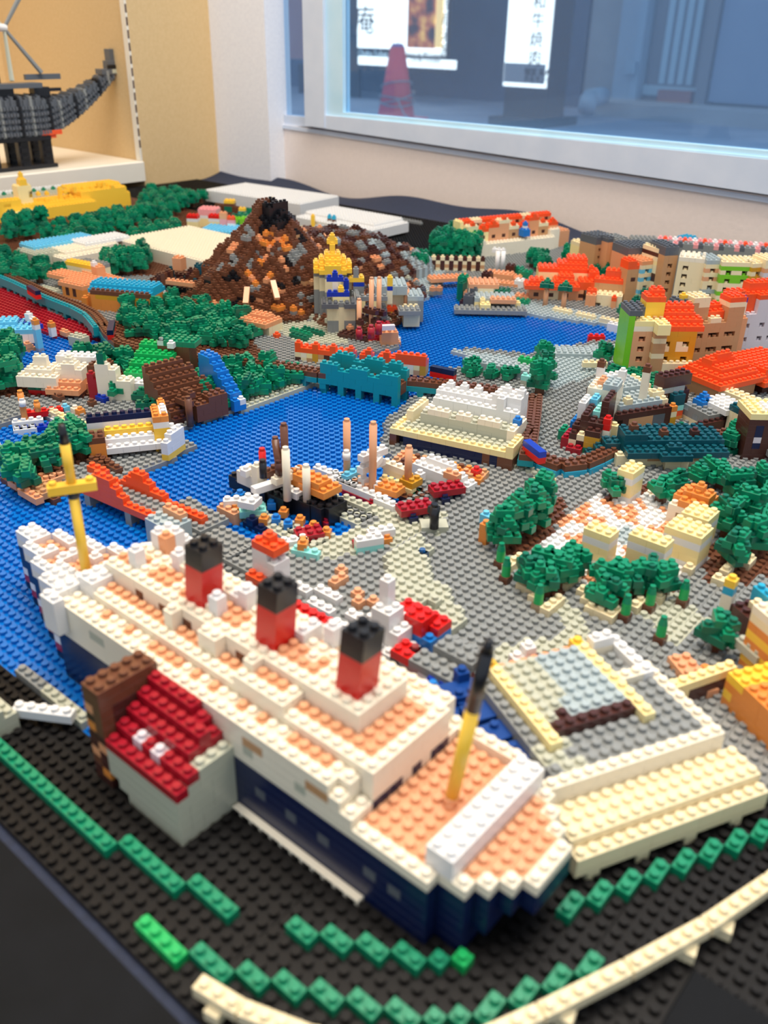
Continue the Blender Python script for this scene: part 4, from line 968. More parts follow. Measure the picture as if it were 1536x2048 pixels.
viaduct('railway_viaduct', 'brown and teal railway curving past the green woods', [(205, 645), (218, 665), (240, 684), (300, 700), (400, 712), (520, 722), (640, 742)], 4)
viaduct('railway_viaduct', 'teal railway bridge crossing the water behind the cream station', [(640, 742), (740, 752), (830, 758), (920, 768), (1010, 780), (1062, 795)], 4, width=2)
viaduct('railway_viaduct', 'brown track running along the right side of the cream station', [(1072, 790), (1068, 830), (1062, 870), (1056, 900)], 4, width=2)
viaduct('railway_viaduct', 'brown and teal track bending towards the dark teal station', [(1050, 895), (1090, 915), (1135, 930), (1180, 918), (1215, 900)], 3, teal='a')
viaduct('railway_viaduct', 'turquoise track leaving the dark teal station to the right', [(1380, 882), (1430, 868), (1480, 860)], 3, teal='a')
def train(px, py, nt, deg, label, cols=('r', 'n'), L_=4, n=2):
    a = at(px, py, nt*BH); b = Build('train', label, 'train', (a[0], a[1]), math.radians(deg), n0=nt)
    for k in range(n): b.put(k*L_, 0, 0, L_, 1, 1, cols[0], 0, False); b.put(k*L_, 0, 1, L_, 1, 1, cols[1], 0, False)
    b.done()
train(226, 660, 4, -38, 'red and navy train by the green woods', n=1, L_=6)
train(868, 752, 4, 10, 'red and navy train on the bridge behind the cream station', n=2, L_=2)
train(1055, 905, 4, -28, 'red and blue train beside the right side of the cream station', cols=('r', 'B'), n=2, L_=2)
train(62, 588, 4, -12, 'red and navy train at the far left of the viaduct', n=1, L_=5)
# teal bridge station
a, rz, Ls = facing((640, 765), (820, 800), 1.6)
b = Build('bridge_station', 'teal battlemented station house on the railway bridge', 'station', (a[0]+.5, a[1]+.5), rz, n0=2)
b.box(0, 0, 0, 13, 1, 3, 't'); b.box(0, 0, 3, 3, 1, 1, 't'); b.box(5, 0, 3, 3, 1, 1, 't'); b.box(10, 0, 3, 3, 1, 1, 't'); b.box(0, 3, 0, 13, 1, 4, 't'); b.box(1, 3, 4, 3, 1, 1, 't'); b.box(6, 3, 4, 3, 1, 1, 't'); b.box(10, 3, 4, 2, 1, 1, 't'); b.box(0, 1, 0, 13, 2, 2, 'd')
for x in (0, 3, 6, 9, 12): b.box(x, 0, -2, 1, 1, 2, 't'); b.box(x, 3, -2, 1, 1, 2, 't')
b.done()
a, rz, Ls = facing((598, 712), (860, 742), 1.6)
b = Build('orange_roofed_row', 'low row of houses with bright orange battlemented roofs behind the teal station', 'houses', (a[0], a[1]), rz, n0=1)
nL = int(Ls)
for x in range(nL):
    if x in (10, 13): continue
    b.box(x, 0, 0, 1, 2, 1, 'DcumCC'[x % 6]); b.box(x, 0, 1, 1, 2, 1, 'cDumYC'[(x*5) % 6]); b.box(x, 0, 2, 1, 2, 1, 'o')
    if x % 3 == 0 or x > nL-6: b.box(x, 0, 3, 1, 1, 1, 'o')
b.done()

# ---------------------------------------------------------------- cream transit building (turned 14 degrees)
b = rb('cream_station', 'cream and white terraced station building with navy glass below', 'building', 792, 892, 14, cap=300)
b.box(1, 0, 0, 12, 6, 2, 'n'); b.box(-1, 0, 0, 1, 8, 3, 'd'); b.box(12, 0, 0, 4, 8, 2, 'd'); b.box(13, 0, 0, 1, 1, 2, 'n'); b.box(0, 1, 0, 1, 6, 2, 'n')
b.box(-1, 0, 2, 17, 1, 1, 'Y'); b.box(-1, 1, 2, 1, 9, 1, 'Y'); b.box(0, 1, 2, 15, 9, 1, 'h'); b.box(15, 0, 2, 1, 4, 2, 'Y'); b.box(15, 4, 2, 1, 6, 1, 'd')
b.box(2, 3, 3, 12, 1, 2, 'h'); b.box(2, 4, 3, 12, 3, 1, 'h')
for x in (3, 4, 5, 7, 8, 10, 11, 12): b.put(x, 3, 5, 1, 1, 1, 'C')
b.box(0, 3, 3, 1, 5, 2, 'c'); b.box(14, 3, 3, 1, 5, 2, 'C'); b.box(1, 6, 3, 1, 4, 1, 'w'); b.cells[(14, 5, 5)] = 'b'
b.box(2, 7, 3, 8, 1, 3, 'w'); b.box(2, 8, 3, 8, 2, 4, 'w'); b.box(10, 7, 3, 4, 1, 3, 'w'); b.box(10, 8, 3, 4, 3, 5, 'w')
for x in (3, 5, 7): b.put(x, 9, 7, 1, 1, 1, 'w')
b.put(11, 9, 8, 1, 1, 1, 'w'); b.put(13, 9, 8, 1, 1, 1, 'w'); b.box(11, 7, 6, 1, 1, 2, 'w')
b.done()
b = rb('quay_studs', 'orange-brown studded forecourt in front of the cream station', 'paving', 795, 905, 14); b.box(1, -4, 0, 12, 3, 1, 'PdOu'); b.done()

# ---------------------------------------------------------------- brown market cluster right of the track
b = rb('market_hall', 'dark brown market hall with a grey sloping studded roof', 'building', 1241, 873, 63)
b.box(0, 0, 0, 8, 4, 4, 'D'); b.box(-1, 0, 3, 9, 1, 1, 'D'); b.box(1, 0, 1, 4, 1, 2, 'u'); b.box(2, 0, 0, 2, 1, 1, 'u'); b.box(5, 0, 1, 2, 1, 2, 'G'); b.box(8, 0, 0, 1, 1, 2, 'm'); b.box(8, 0, 2, 1, 1, 1, 'c'); b.box(8, 0, 3, 1, 1, 1, 'O'); b.box(0, 1, 1, 1, 2, 2, 'u')
for k in range(4): b.box(0, 1+k*2, 4+k//2, 7, 2, 1, 'H'); b.box(0, 1+k*2, 0, 7, 2, 4+k//2, 'D'); b.put(7, 1+k*2, 4+k//2, 1, 2, 1, 'c')
b.put(1, 1, 5, 1, 1, 1, 'c'); b.put(6, 2, 5, 2, 1, 1, 'c'); b.put(2, 8, 6, 4, 1, 1, 'w'); b.done()
b = rb('timber_houses', 'narrow dark brown stepped timber houses right of the track', 'houses', 1130, 905, 14)
b.box(0, 0, 0, 2, 2, 1, 'R'); b.box(-1, 1, 0, 1, 3, 2, 'R'); b.box(0, 1, 0, 1, 6, 3, 'c'); b.box(0, 1, 2, 1, 6, 1, 'D'); b.box(1, 1, 0, 1, 6, 3, 'D'); b.box(1, 1, 2, 1, 1, 1, 'c'); b.box(0, 2, 3, 1, 5, 1, 'D'); b.box(1, 2, 3, 1, 5, 3, 'D')
b.box(2, 1, 0, 2, 1, 1, 'e'); b.box(2, 1, 1, 2, 1, 2, 'm'); b.box(2, 1, 3, 2, 2, 1, 'D'); b.box(2, 2, 0, 2, 6, 5, 'D'); b.box(3, 4, 5, 1, 6, 3, 'D'); b.box(2, 4, 5, 1, 3, 1, 'q'); b.box(1, 6, 5, 1, 3, 2, 's')
b.box(0, 4, 4, 1, 3, 3, 'w'); b.box(0, 8, 0, 4, 4, 8, 'C'); b.box(1, 9, 8, 2, 2, 1, 'p'); b.box(0, 12, 0, 1, 1, 10, 'w'); b.put(0, 12, 10, 1, 1, 1, 'd'); b.box(3, 12, 8, 1, 1, 2, 'w'); b.box(-2, 3, 0, 1, 2, 2, 'e'); b.box(-1, 5, 0, 1, 3, 3, 'b'); b.box(2, 8, 8, 2, 3, 1, 'H')
b.box(6, 13, 0, 1, 1, 10, 'C'); b.put(6, 13, 10, 1, 1, 1, 'd'); b.done()
b = rb('red_post', 'tall thin post striped red, cream and blue by the timber houses', 'post', 1197, 905, 14)
for k, c in enumerate('TxsCrr'): b.put(0, 0, k, 1, 1, 1, c, 0, k == 5)
b.done()
b = rb('striped_post', 'short post striped yellow and navy beside the market hall', 'post', 1213, 895, 14)
for k, c in enumerate('YnYY'): b.put(0, 0, k, 1, 1, 1, c, 0, k == 3)
b.done()
b = rb('dark_teal_station', 'dark teal stepped station house with cream walls and brown chimney bricks', 'station', 1215, 935, 44)
b.box(2, 0, 0, 5, 3, 2, 'c'); b.box(7, -1, 0, 3, 3, 2, 'c'); b.box(10, 0, 0, 4, 3, 2, 'c'); b.box(8, -1, 1, 1, 1, 1, 'c'); b.box(5, 0, 1, 2, 1, 1, 'u'); b.box(11, 0, 1, 1, 1, 1, 'u')
b.box(2, -1, 2, 5, 4, 1, 'T'); b.box(6, -2, 2, 4, 3, 1, 'T'); b.box(9, -1, 2, 6, 4, 1, 'T'); b.box(2, 1, 3, 3, 3, 2, 'T'); b.box(7, -1, 3, 2, 1, 1, 'T'); b.box(5, 1, 3, 10, 4, 1, 'T'); b.box(-2, 1, 0, 4, 3, 1, 'T'); b.box(-1, 2, 1, 3, 2, 1, 'T'); b.box(0, 2, 2, 2, 2, 1, 'T'); b.box(6, 5, 3, 8, 1, 1, 'T'); b.box(4, 3, 0, 10, 3, 3, 'T'); b.box(1, 0, 0, 1, 1, 2, 'c')
b.put(3, 2, 5, 1, 1, 1, 'd'); b.put(7, 2, 4, 1, 1, 1, 'd'); b.put(11, 2, 4, 1, 1, 1, 'D'); b.box(13, 3, 0, 3, 2, 2, 'T'); b.done()
b = rb('brown_arch_tower', 'dark brown tower on clear bricks behind the teal station', 'tower', 1315, 842, 66)
b.box(0, 0, 0, 1, 2, 3, 'x'); b.box(0, 0, 3, 1, 2, 2, 'd'); b.box(0, 0, 5, 4, 2, 1, 'x'); b.box(0, 0, 6, 5, 2, 2, 'D'); b.box(3, 0, 0, 2, 2, 5, 'D'); b.done()
b = rb('blue_tram', 'blue and cream two-deck tram brick stack', 'tram', 1398, 848, 66); b.box(0, 0, 0, 2, 2, 1, 'b'); b.box(0, 0, 1, 2, 2, 1, 'x'); b.box(0, 0, 2, 2, 2, 1, 'c'); b.box(0, 0, 3, 2, 2, 1, 'b'); b.put(0.5, 0.5, 4, 1, 1, 1, 'b'); b.box(2, 0, 0, 2, 3, 3, 'D'); b.done()
b = rb('grey_market', 'grey-roofed low building with clear window bricks left of the blue tram', 'building', 1362, 838, -25)
b.box(0, 0, 0, 5, 4, 1, 'c'); b.box(0, 0, 1, 5, 4, 2, 'g'); b.cells[(0, 0, 2)] = 'x'; b.cells[(2, 0, 1)] = 'x'; b.box(1, 2, 3, 5, 4, 1, 'w'); b.done()
b = rb('dark_shop', 'small dark teal and orange stall left of the grey-roofed building', 'stall', 1336, 842, 0); 
for k, c in enumerate('OrqTT'): b.put(0, 0, k, 2, 1, 1, c if c != 'r' else 'o', 1.1, k == 4)
b.done()
b = rb('green_plinth', 'low dark green hedge in front of the grey-roofed building', 'hedge', 1350, 858, -25); b.box(0, 0, 0, 5, 1, 1, 'E'); b.box(7, 0, 0, 3, 2, 1, 'E'); b.box(8, 1, 1, 1, 1, 1, 'E'); b.done()
b = rb('maroon_walk', 'maroon brick wall behind the turquoise track', 'wall', 1395, 872, 66); b.box(0, 0, 0, 7, 1, 2, 'D'); b.done()
b = rb('teal_roof_house', 'cream gabled house with dark teal stepped roof at the right', 'house', 1448, 862, -28)
b.box(0, 0, 0, 5, 3, 4, 'c'); b.box(0, 0, 4, 2, 3, 1, 'T'); b.box(2, 0, 4, 1, 3, 1, 'c'); b.box(3, 0, 3, 3, 3, 1, 'T'); b.box(2, 1, 5, 3, 2, 1, 'T'); b.put(4, 2, 6, 1, 1, 1, 'T'); b.done()
b = rb('brown_warehouse', 'dark brown warehouse with cream studded roof at the right edge', 'building', 1482, 920, 40)
b.box(0, 0, 0, 10, 4, 7, 'D'); b.box(1, 0, 2, 1, 1, 4, 'n'); b.box(1, 0, 3, 1, 1, 1, 'v'); b.box(0, 0, 7, 10, 5, 1, 'Y'); b.box(2, 1, 7, 2, 3, 1, 'w'); b.box(3, -3, 1, 8, 3, 1, 'g'); b.done()
b = rb('cream_terrace', 'long cream studded terrace wall in front of the red-roofed hall', 'terrace', 1425, 805, -20)
b.box(0, 0, 0, 14, 2, 3, 'c'); b.box(6, -1, 0, 9, 1, 3, 'Y'); b.box(6, -2, 0, 9, 1, 2, 'D'); b.done()
forest([(1200, 760), (1260, 740), (1330, 770), (1310, 830), (1270, 810)], 2.2, 'dark green brick bush in front of the yellow and peach town house', 'bushes below the town house', 1, far=False, seed=3, w=0.7, trunk=1)
near_trees([(1078, 790), (1086, 770), (1082, 750)], 'dark green tree beside the top track bend', 'trees at the track bend', 5, 0.7)
near_trees([(1455, 905), (1470, 890)], 'dark green tree under the turquoise track', 'trees under the turquoise track', 2, 0.8)

# ---------------------------------------------------------------- town houses at the right
def house(name, label, px, py, deg, w_, d_, h_, wall, roof, wins=((), ()), roofh=1, step=True, band=None, seedcol=None, group=None):
    b = rb(name, label, 'house', px, py, deg, cap=160)
    for z in range(h_): b.box(0, 0, z, w_, d_, 1, (band[z % len(band)] if band else wall))
    win(b, 0, wins[0], wins[1])
    for k in range(roofh):
        ins = k if step else 0
        if w_-2*ins <= 0 or d_-ins <= 0: break
        b.box(ins, ins, h_+k, w_-2*ins, d_-ins if not step else max(1, d_-2*ins), 1, roof)
    return b
b = rb('town_house', 'peach, cream and yellow town house with a green side wall and orange roof', 'house', 1252, 762, 43)
for z, c in enumerate('cccpppppppCY'): b.box(0, 0, z, 3, 4, 1, c)
b.box(-1, 0, 2, 1, 5, 12, 'L'); b.box(-1, 0, 13, 2, 5, 1, 'G'); b.box(0, 2, 12, 3, 3, 2, 'G')
b.box(3, -1, 0, 2, 3, 12, 'u'); b.box(3, -2, 10, 2, 3, 2, 'Y')
for z in (5, 8): b.box(3, -1, z, 2, 1, 1, 'c')
for z in range(0, 10): b.box(5, 0, z, 5, 4, 1, 'mc'[(z//2) % 2] if z > 3 else 'm'); b.box(6, 0, z, 1, 1, 1, 'm'); b.box(9, 0, z, 1, 1, 1, 'm')
b.box(5, -1, 2, 5, 1, 2, 'c'); b.box(0, -1, 1, 10, 1, 1, 'm')
for k in range(4): b.box(5, k, 10+k, 6-(k > 1), 2, 1, 'o')
b.box(2, 2, 12, 3, 3, 3, 'y'); b.box(2, 2, 15, 3, 3, 1, 'o'); b.put(3, 3, 16, 2, 2, 1, 'o')
win(b, 0, (1,), (4, 6, 8)); win(b, 0, (5, 8), (4, 7)); b.done()
b = house('town_house', 'long tan town house with regular dark windows', 1372, 735, 56, 9, 4, 9, 'u', 'c', ((1, 3, 4, 6, 7), (3, 6)), 0); b.box(0, 0, 0, 9, 1, 1, 'c'); b.box(0, 1, 9, 3, 3, 3, 'u'); b.box(0, 1, 12, 3, 3, 2, 'c'); b.box(3, 1, 9, 3, 3, 2, 'o'); b.box(3, 2, 11, 3, 2, 1, 'o'); b.box(6, 0, 9, 3, 3, 3, 'u'); b.box(6, 0, 12, 3, 3, 1, 'c'); b.box(6, 0, 13, 3, 3, 1, 'o'); b.box(3, 0, 9, 2, 1, 1, 'c')
b.box(-1, 1, 9, 2, 3, 4, 'u'); b.box(-2, 2, 12, 3, 3, 1, 'G'); b.box(-1, 3, 13, 1, 1, 1, 'y'); b.done()
b = house('town_house', 'narrow orange town house between tan and mauve grey ones', 1450, 712, 56, 3, 4, 7, 'P', 'P', ((1,), (3, 5)), 1, False); b.box(0, 1, 8, 3, 3, 3, 'C'); b.box(0, 1, 11, 3, 2, 1, 'B'); b.box(0, 2, 12, 3, 2, 1, 'o'); b.done()
b = house('town_house', 'mauve grey town house with many windows and an orange roof at the right edge', 1478, 702, 56, 10, 4, 8, 'v', 'v', ((0, 3, 5, 8), (2, 5)), 0); b.box(2, 0, 8, 4, 4, 3, 'v'); b.box(0, 1, 8, 2, 3, 4, 'o'); b.box(2, 0, 11, 4, 4, 1, 'o'); b.box(1, 2, 12, 6, 2, 2, 'o'); b.box(6, 1, 8, 4, 3, 5, 'o'); b.done()
b = rb('red_roof_hall', 'large tan hall under a stepped bright orange-red roof', 'hall', 1432, 808, 70)
b.box(0, 0, 0, 8, 7, 3, 'u'); b.box(-1, -1, 3, 10, 9, 1, 'o'); b.box(0, 0, 4, 8, 7, 1, 'o'); b.box(1, 1, 5, 6, 5, 1, 'o'); b.box(1, 3, 6, 5, 2, 1, 'o'); b.box(2, 3, 7, 3, 1, 1, 'o'); b.done()
b = rb('red_roof_hall', 'bright orange-red roofed hall cut by the right edge', 'hall', 1522, 790, 70); b.box(0, 0, 0, 7, 7, 2, 'D'); b.box(-1, -1, 2, 9, 9, 1, 'o'); b.box(0, 0, 3, 8, 8, 2, 'o'); b.done()
# harbour promenade pieces
b = rb('harbour_terrace', 'raised grey studded terrace on the near shore of the upper harbour', 'terrace', 925, 738, 12); b.box(0, 0, 0, 13, 3, 2, 'H'); b.box(0, 3, 0, 12, 2, 1, 'H'); b.done()
b = rb('jetty', 'grey studded jetty reaching into the upper harbour at the right', 'jetty', 1075, 715, 38); b.box(0, 0, 0, 16, 3, 1, 'H'); b.box(2, 3, 0, 14, 1, 1, 'H'); b.done()
single('green_boat_house', 'bright green brick boat house by the grey terrace', 'brick', 1033, 745, 'hll', w=3, deg=12)
single('aqua_bricks', 'clear aqua bricks beside the track bend', 'brick', 1040, 770, 'hq', w=4, deg=12)
single('red_boat', 'small red boat at the jetty', 'boat', 1175, 690, 'rr', n0=0, w=3, deg=40)
single('white_boat', 'small white boat by the right harbour shore', 'boat', 1222, 665, 'ww', n0=0, w=4)
single('white_buoy', 'lone white buoy brick in the upper harbour', 'buoy', 790, 682, 'w', n0=0)
single('cream_bench', 'cream bricks on the jetty promenade', 'bench', 1165, 735, 'c', w=4, deg=40, n0=2)
near_trees([(1205, 730)], 'round dark green tree on the harbour promenade', None, 3, 0.75)
forest([(930, 755), (1050, 770), (1040, 755), (940, 742)], 2.6, 'small dark green brick bush behind the railway bridge', 'bushes behind the railway bridge', 1, far=True, seed=5, w=0.6, trunk=1)
# left island and its yellow house
near_trees([(40, 975), (65, 945), (85, 930), (110, 915), (60, 985), (100, 950), (30, 945)], 'green brick tree on the small brown island', 'trees on the small island', 3, 0.9)
near_trees([(130, 900), (150, 910), (165, 920), (155, 890)], 'green tree beside the navy-roofed yellow house', 'trees beside the yellow house', 3, 0.8)
b = B0('island_rocks', 'orange-brown rocks of the small tree island', 'rocks', 100, 985)
for px, py, n, w_, d_, c in ((30, 962, 1, 2, 1, 'P'), (60, 985, 1, 4, 1, 'P'), (85, 975, 1, 3, 2, 'u'), (95, 952, 1, 2, 2, 'P'), (112, 952, 1, 1, 2, 'p'), (72, 968, 1, 1, 1, 'P'), (125, 945, 1, 1, 2, 'd'), (200, 920, 1, 3, 2, 'd'), (215, 925, 1, 5, 1, 'd')): pt(b, px, py, n, w_, d_, 1, c)
b.done()
b = rb('lagoon_boat_house', 'yellow boat house with navy and white roof steps on the lagoon', 'building', 183, 925, 58)
b.box(0, 0, 0, 2, 2, 3, 'O'); b.box(0, 0, 3, 2, 2, 1, 'd'); b.box(2, 0, 1, 7, 1, 1, 'w'); b.box(2, 1, 1, 7, 1, 2, 'w'); b.box(2, 2, 0, 7, 1, 4, 'y'); b.box(0, 3, 4, 8, 1, 1, 'w'); b.box(0, 3, 5, 8, 1, 1, 'n'); b.box(0, 3, 0, 8, 1, 4, 'Y'); b.box(8, 1, 0, 2, 2, 4, 'y'); b.box(8, 1, 4, 2, 4, 1, 'w'); b.box(8, 1, 5, 2, 4, 1, 'wO'); b.box(9, 5, 4, 1, 2, 2, 'O'); b.done()
b = rb('lagoon_annex', 'yellow, orange and white annex wall with a stepped end on the lagoon', 'building', 275, 895, 20); b.box(0, 1, 0, 6, 1, 1, 'y'); b.box(0, 1, 1, 6, 1, 1, 'O'); b.box(0, 1, 2, 6, 1, 2, 'w'); b.box(5, -2, 0, 1, 3, 1, 'y'); b.box(5, -2, 1, 1, 2, 2, 'w'); b.box(5, -1, 3, 1, 2, 1, 'w'); b.box(5, 0, 1, 1, 2, 3, 'w'); b.done()
b = B0('tug_boat', 'small tug with blue hull, white bow, red deck and orange funnels', 'boat', 65, 858)
pt(b, 75, 852, 0, 6, 1, 1, 'B', 60); pt(b, 50, 856, 0, 3, 1, 1, 'w', 60); pt(b, 55, 840, 1, 4, 1, 1, 'w', 60); pt(b, 88, 820, 1, 5, 1, 1, 'r', 60); spar(b, 50, 838, 1.6, 5.4, 0.42, 'O', name='funnel'); spar(b, 46, 812, 3.6, 4.4, 0.46, 'w', name='band'); spar(b, 76, 822, 2.4, 3.6, 0.42, 'O', name='funnel'); b.done()
single('white_float', 'small white float near the boat house', 'float', 118, 845, 'w', n0=0); single('white_float', 'small white float at the left edge of the lagoon', 'float', -4, 905, 'w', n0=0)
b = B0('shore_rocks', 'yellow and cream shore bricks with aqua and orange studs', 'rocks', 165, 838)
for px, py, w_, c in ((128, 832, 2, 'Y'), (145, 842, 4, 'Y'), (175, 850, 4, 'Y'), (195, 845, 3, 'Y'), (108, 822, 2, 'c'), (130, 812, 1, 's'), (160, 818, 1, 'O'), (150, 815, 1, 'C')): pt(b, px, py, 1, w_, 1, 1, c)
b.done()
for px, py in ((188, 812), (112, 800), (125, 800)): single('brown_stump', 'brown stump brick on the grey shore', 'stump', px, py, 'd', group='brown stumps on the shore')
b = B0('lamp_tree', 'dark brown knobbly post standing on the lagoon shore', 'post', 385, 850, 1); spar(b, 381, 852, 0.8, 4.8, 0.5, 'd', name='trunk'); pt(b, 368, 798, 4, 3, 1, 1, 'd', 0); pt(b, 376, 782, 5, 2, 1, 1, 'd', 0); b.done()

# ---------------------------------------------------------------- volcano and the rocky ridge
V_ = Build('volcano', 'large brown stepped volcano with a black crater, orange lava flecks and a long rocky ridge', 'volcano', (-80, 103), 0.0, n0=0, cap=300, maxlen=3)
vr = random.Random(11)
def nz_(x, y): return math.sin(x*0.9+y*0.5)*0.6+math.sin(x*0.37-y*0.8+2)*0.8+math.sin(x*1.7+y*1.3)*0.4
hgt = {}
for i in range(-125, -50):
    for j in range(74, 152):
        a, b_ = i+80, j-103; th = math.atan2(b_, a); r = math.hypot(a, b_)
        R_ = 21.5+2*math.sin(3*th+1)+1.3*math.sin(7*th)
        t = max(0, 1-r/R_); h = 26*(0.62*t+0.38*t*t)**1.0*1.02
        if r < 3: h = 23.5
        e1 = ((i+87)/20.0)**2+((j-124)/22.0)**2; e2 = ((i+78)/12.0)**2+((j-134)/11.0)**2
        if e1 < 1: h = max(h, 11.5*math.sqrt(1-e1)**0.9)
        if e2 < 1: h = max(h, 7.5*math.sqrt(1-e2)**0.7)
        if h > 0.5: h += nz_((i//2)*2, (j//2)*2)*0.45+(0.7 if ((i//2)*7+(j//2)*13) % 5 == 0 else 0)
        hh = int(max(0, round(h)))
        if r < 1.6: hh = 19
        if hh > 0 and not (i < -100 and j > 140): hgt[(i, j)] = hh
for (i, j), hh in hgt.items():
    a, b_ = i+80, j-103; th = math.degrees(math.atan2(b_, a)); r = math.hypot(a, b_)
    q = math.sin(i*0.55+1.3)*math.cos(j*0.47)+0.5*math.sin(i*1.1-j*0.9)
    vb = random.Random((i//2)*1009+(j//2)*917)
    for k in range(max(0, hh-9), hh):
        c = 'd'
        u_ = vb.random()
        if r < 4.6 and k > 16: c = 'k' if (a+0.6*b_ > -1.0) else 'd'
        elif r < 22 and -72 < th < -28 and hh > 2: c = (('PO'[k % 2] if vr.random() < 0.6 else 'd') if u_ < 0.26 else 'k' if u_ < 0.33 else 'g' if u_ < 0.38 else 'd')
        elif r < 22 and -28 <= th < 30: c = ('O' if u_ < 0.09 else 'k' if u_ < 0.2 else 'g' if u_ < 0.36 else 'u' if u_ < 0.42 else 'd')
        elif r < 22 and -98 < th <= -72: c = ('k' if u_ < 0.16 and k > 6 else 'g' if u_ < 0.26 and k > 6 else 'P' if u_ > 0.95 else 'd')
        elif r >= 18 and j > 110: c = ('g' if u_ < 0.16 else 'H' if u_ < 0.26 else 'P' if u_ > 0.95 else 'D' if u_ < 0.6 else 'd')
        elif u_ > 0.97: c = 'P'
        if i > -72 and j > 132 and k > 0: c = 'gH'[(i+j) % 2]
        V_.cells[(i+80, j-103, k)] = c
V_.done()
for k, (px, py, dg) in enumerate(((630, 480, 30), (568, 580, -40), (512, 596, -35), (500, 582, -60), (775, 545, 0), (628, 470, 20))):
    pass
def slope(px, py, z, l, deg, tilt, col, root):
    a = at(px, py, z); V, Fc = geo_box(0, -0.5, 0, l, 0.5, 0.7)
    r = math.radians(deg); t = math.radians(tilt); out = []
    for x, y, zz in V:
        x2 = x*math.cos(t)-zz*math.sin(t); z2 = x*math.sin(t)+zz*math.cos(t)
        out.append((x2*math.cos(r)-y*math.sin(r)+a[0]+80, x2*math.sin(r)+y*math.cos(r)+a[1]-103, z2+z))
    part('lava_slab', (out, Fc), col, root, label='peach sloping slab')
for args in ((598, 470, 10, 4.5, -35, -38, 'p'), (576, 458, 11, 3.5, -40, -38, 'p'), (650, 470, 9, 3.5, -20, -38, 'p'), (545, 565, 7, 4, -30, -38, 'p'), (495, 578, 6, 3.6, -50, -38, 'p')): slope(*args, V_.root)

# rocky foreshore between the volcano and the fortress
F_ = Build('fortress_rocks', 'mixed brown and grey studded rocks around the fortress by the harbour', 'rocks', (-60, 100), 0.0, n0=1, cap=300, maxlen=2)
fp = gpoly([(560, 600), (600, 580), (700, 560), (800, 560), (855, 590), (820, 625), (795, 650), (760, 665), (700, 668), (640, 650), (590, 625)], 0.8)
for i in range(-80, -40):
    for j in range(85, 140):
        if inpoly(np.array([float(i)]), np.array([float(j)]), fp)[0] and hgt.get((i, j), 0) < 2:
            for k in range(vr.choice((1, 1, 1, 2))): F_.cells[(i+60, j-100, k)] = vr.choice('ddDgGhd')
F_.done()
for px, py in ((805, 600), (828, 612), (835, 575), (868, 590), (878, 588), (812, 585)): single('orange_rock', 'orange brick on the rocks of the harbour mouth', 'brick', px, py, 'gP', group='orange bricks on the harbour rocks')
# fortress with gold dome
b = B0('gold_dome', 'stepped gold dome with a lantern on a cream and grey drum', 'dome', 657, 640, 1); a = at(657, 645, 0.8)
b = rb('gold_dome', 'stepped gold dome with a lantern on a cream and grey drum', 'dome', 640, 645, 45, root=b.root); b.root.location = (b.pos[0]*U, b.pos[1]*U, b.n0*BH*U); b.root.rotation_euler = (0, 0, b.rz)
def roundb(b, cx_, cy_, z, r, h, col):
    for i in range(-8, 9):
        for j in range(-8, 9):
            if math.hypot(i-cx_, j-cy_) <= r: b.box(i, j, z, 1, 1, h, col)
roundb(b, 2, 3, 0, 3.6, 7, 'g'); roundb(b, 2, 3, 7, 3.6, 3, 'c'); roundb(b, 2, 3, 10, 3.6, 1, 'g'); roundb(b, 2, 3, 11, 3.7, 1, 'y'); roundb(b, 2, 3, 12, 3.2, 1, 'y'); roundb(b, 2, 3, 13, 2.5, 1, 'y'); roundb(b, 2, 3, 14, 1.6, 1, 'y')
b.put(2, 2.5, 15, 1, 1, 2, 'y'); b.put(1.5, 3, 17, 2, 1, 1, 'y'); b.put(2, 3, 18, 1, 1, 1, 'y'); b.done()
b = rb('fortress', 'grey and cream fortress with small blue and gold turrets on the harbour shore', 'fortress', 655, 668, 45, cap=250)
b.box(0, 0, 0, 2, 4, 3, 'g'); b.box(3, 0, 0, 2, 4, 3, 'g'); b.box(0, 0, 3, 5, 4, 3, 'c'); b.box(2, 0, 0, 1, 4, 6, 'c'); b.box(-1, -1, 6, 3, 4, 1, 'G'); b.box(3, -1, 6, 3, 4, 1, 'G'); b.box(2, 0, 6, 1, 3, 1, 'g'); b.box(1, 1, 7, 3, 2, 1, 'Y'); b.box(0, 1, 8, 4, 1, 1, 'B'); b.put(2, 1, 9, 1, 1, 1, 'y'); b.box(1, 2, 8, 1, 1, 3, 'C'); b.box(0, 2, 11, 3, 1, 1, 'B'); b.put(1, 2, 12, 1, 1, 1, 'B')
b.box(3, 3, 7, 1, 1, 2, 'c'); b.box(3, 3, 9, 1, 1, 2, 'B'); b.box(5, 3, 0, 1, 6, 7, 'g'); b.box(6, 4, 0, 1, 1, 6, 'Y'); b.box(8, 4, 0, 1, 1, 6, 'Y'); b.box(7, 4, 0, 1, 1, 5, 'G'); b.box(6, 4, 6, 5, 1, 1, 'g'); b.box(9, 4, 0, 2, 4, 4, 'G'); b.box(5, 8, 0, 2, 2, 9, 'g'); b.box(5, 8, 8, 2, 2, 1, 'B'); b.box(4, 8, 9, 3, 2, 1, 'y'); b.put(5, 8, 10, 1, 1, 2, 'g')
b.box(9, 9, 0, 6, 4, 6, 'c'); b.box(8, 9, 3, 2, 4, 4, 'g'); b.box(9, 8, 6, 6, 6, 2, 'H'); b.box(15, 7, 0, 3, 5, 5, 'g'); b.box(15, 7, 5, 3, 5, 1, 'H'); b.box(11, 5, 5, 1, 1, 3, 'c'); b.box(11, 5, 8, 1, 1, 1, 'B'); b.box(11, 5, 9, 1, 1, 2, 'y'); b.box(14, 4, 0, 3, 3, 4, 'c'); b.box(13, 3, 3, 4, 3, 1, 'g'); b.done()
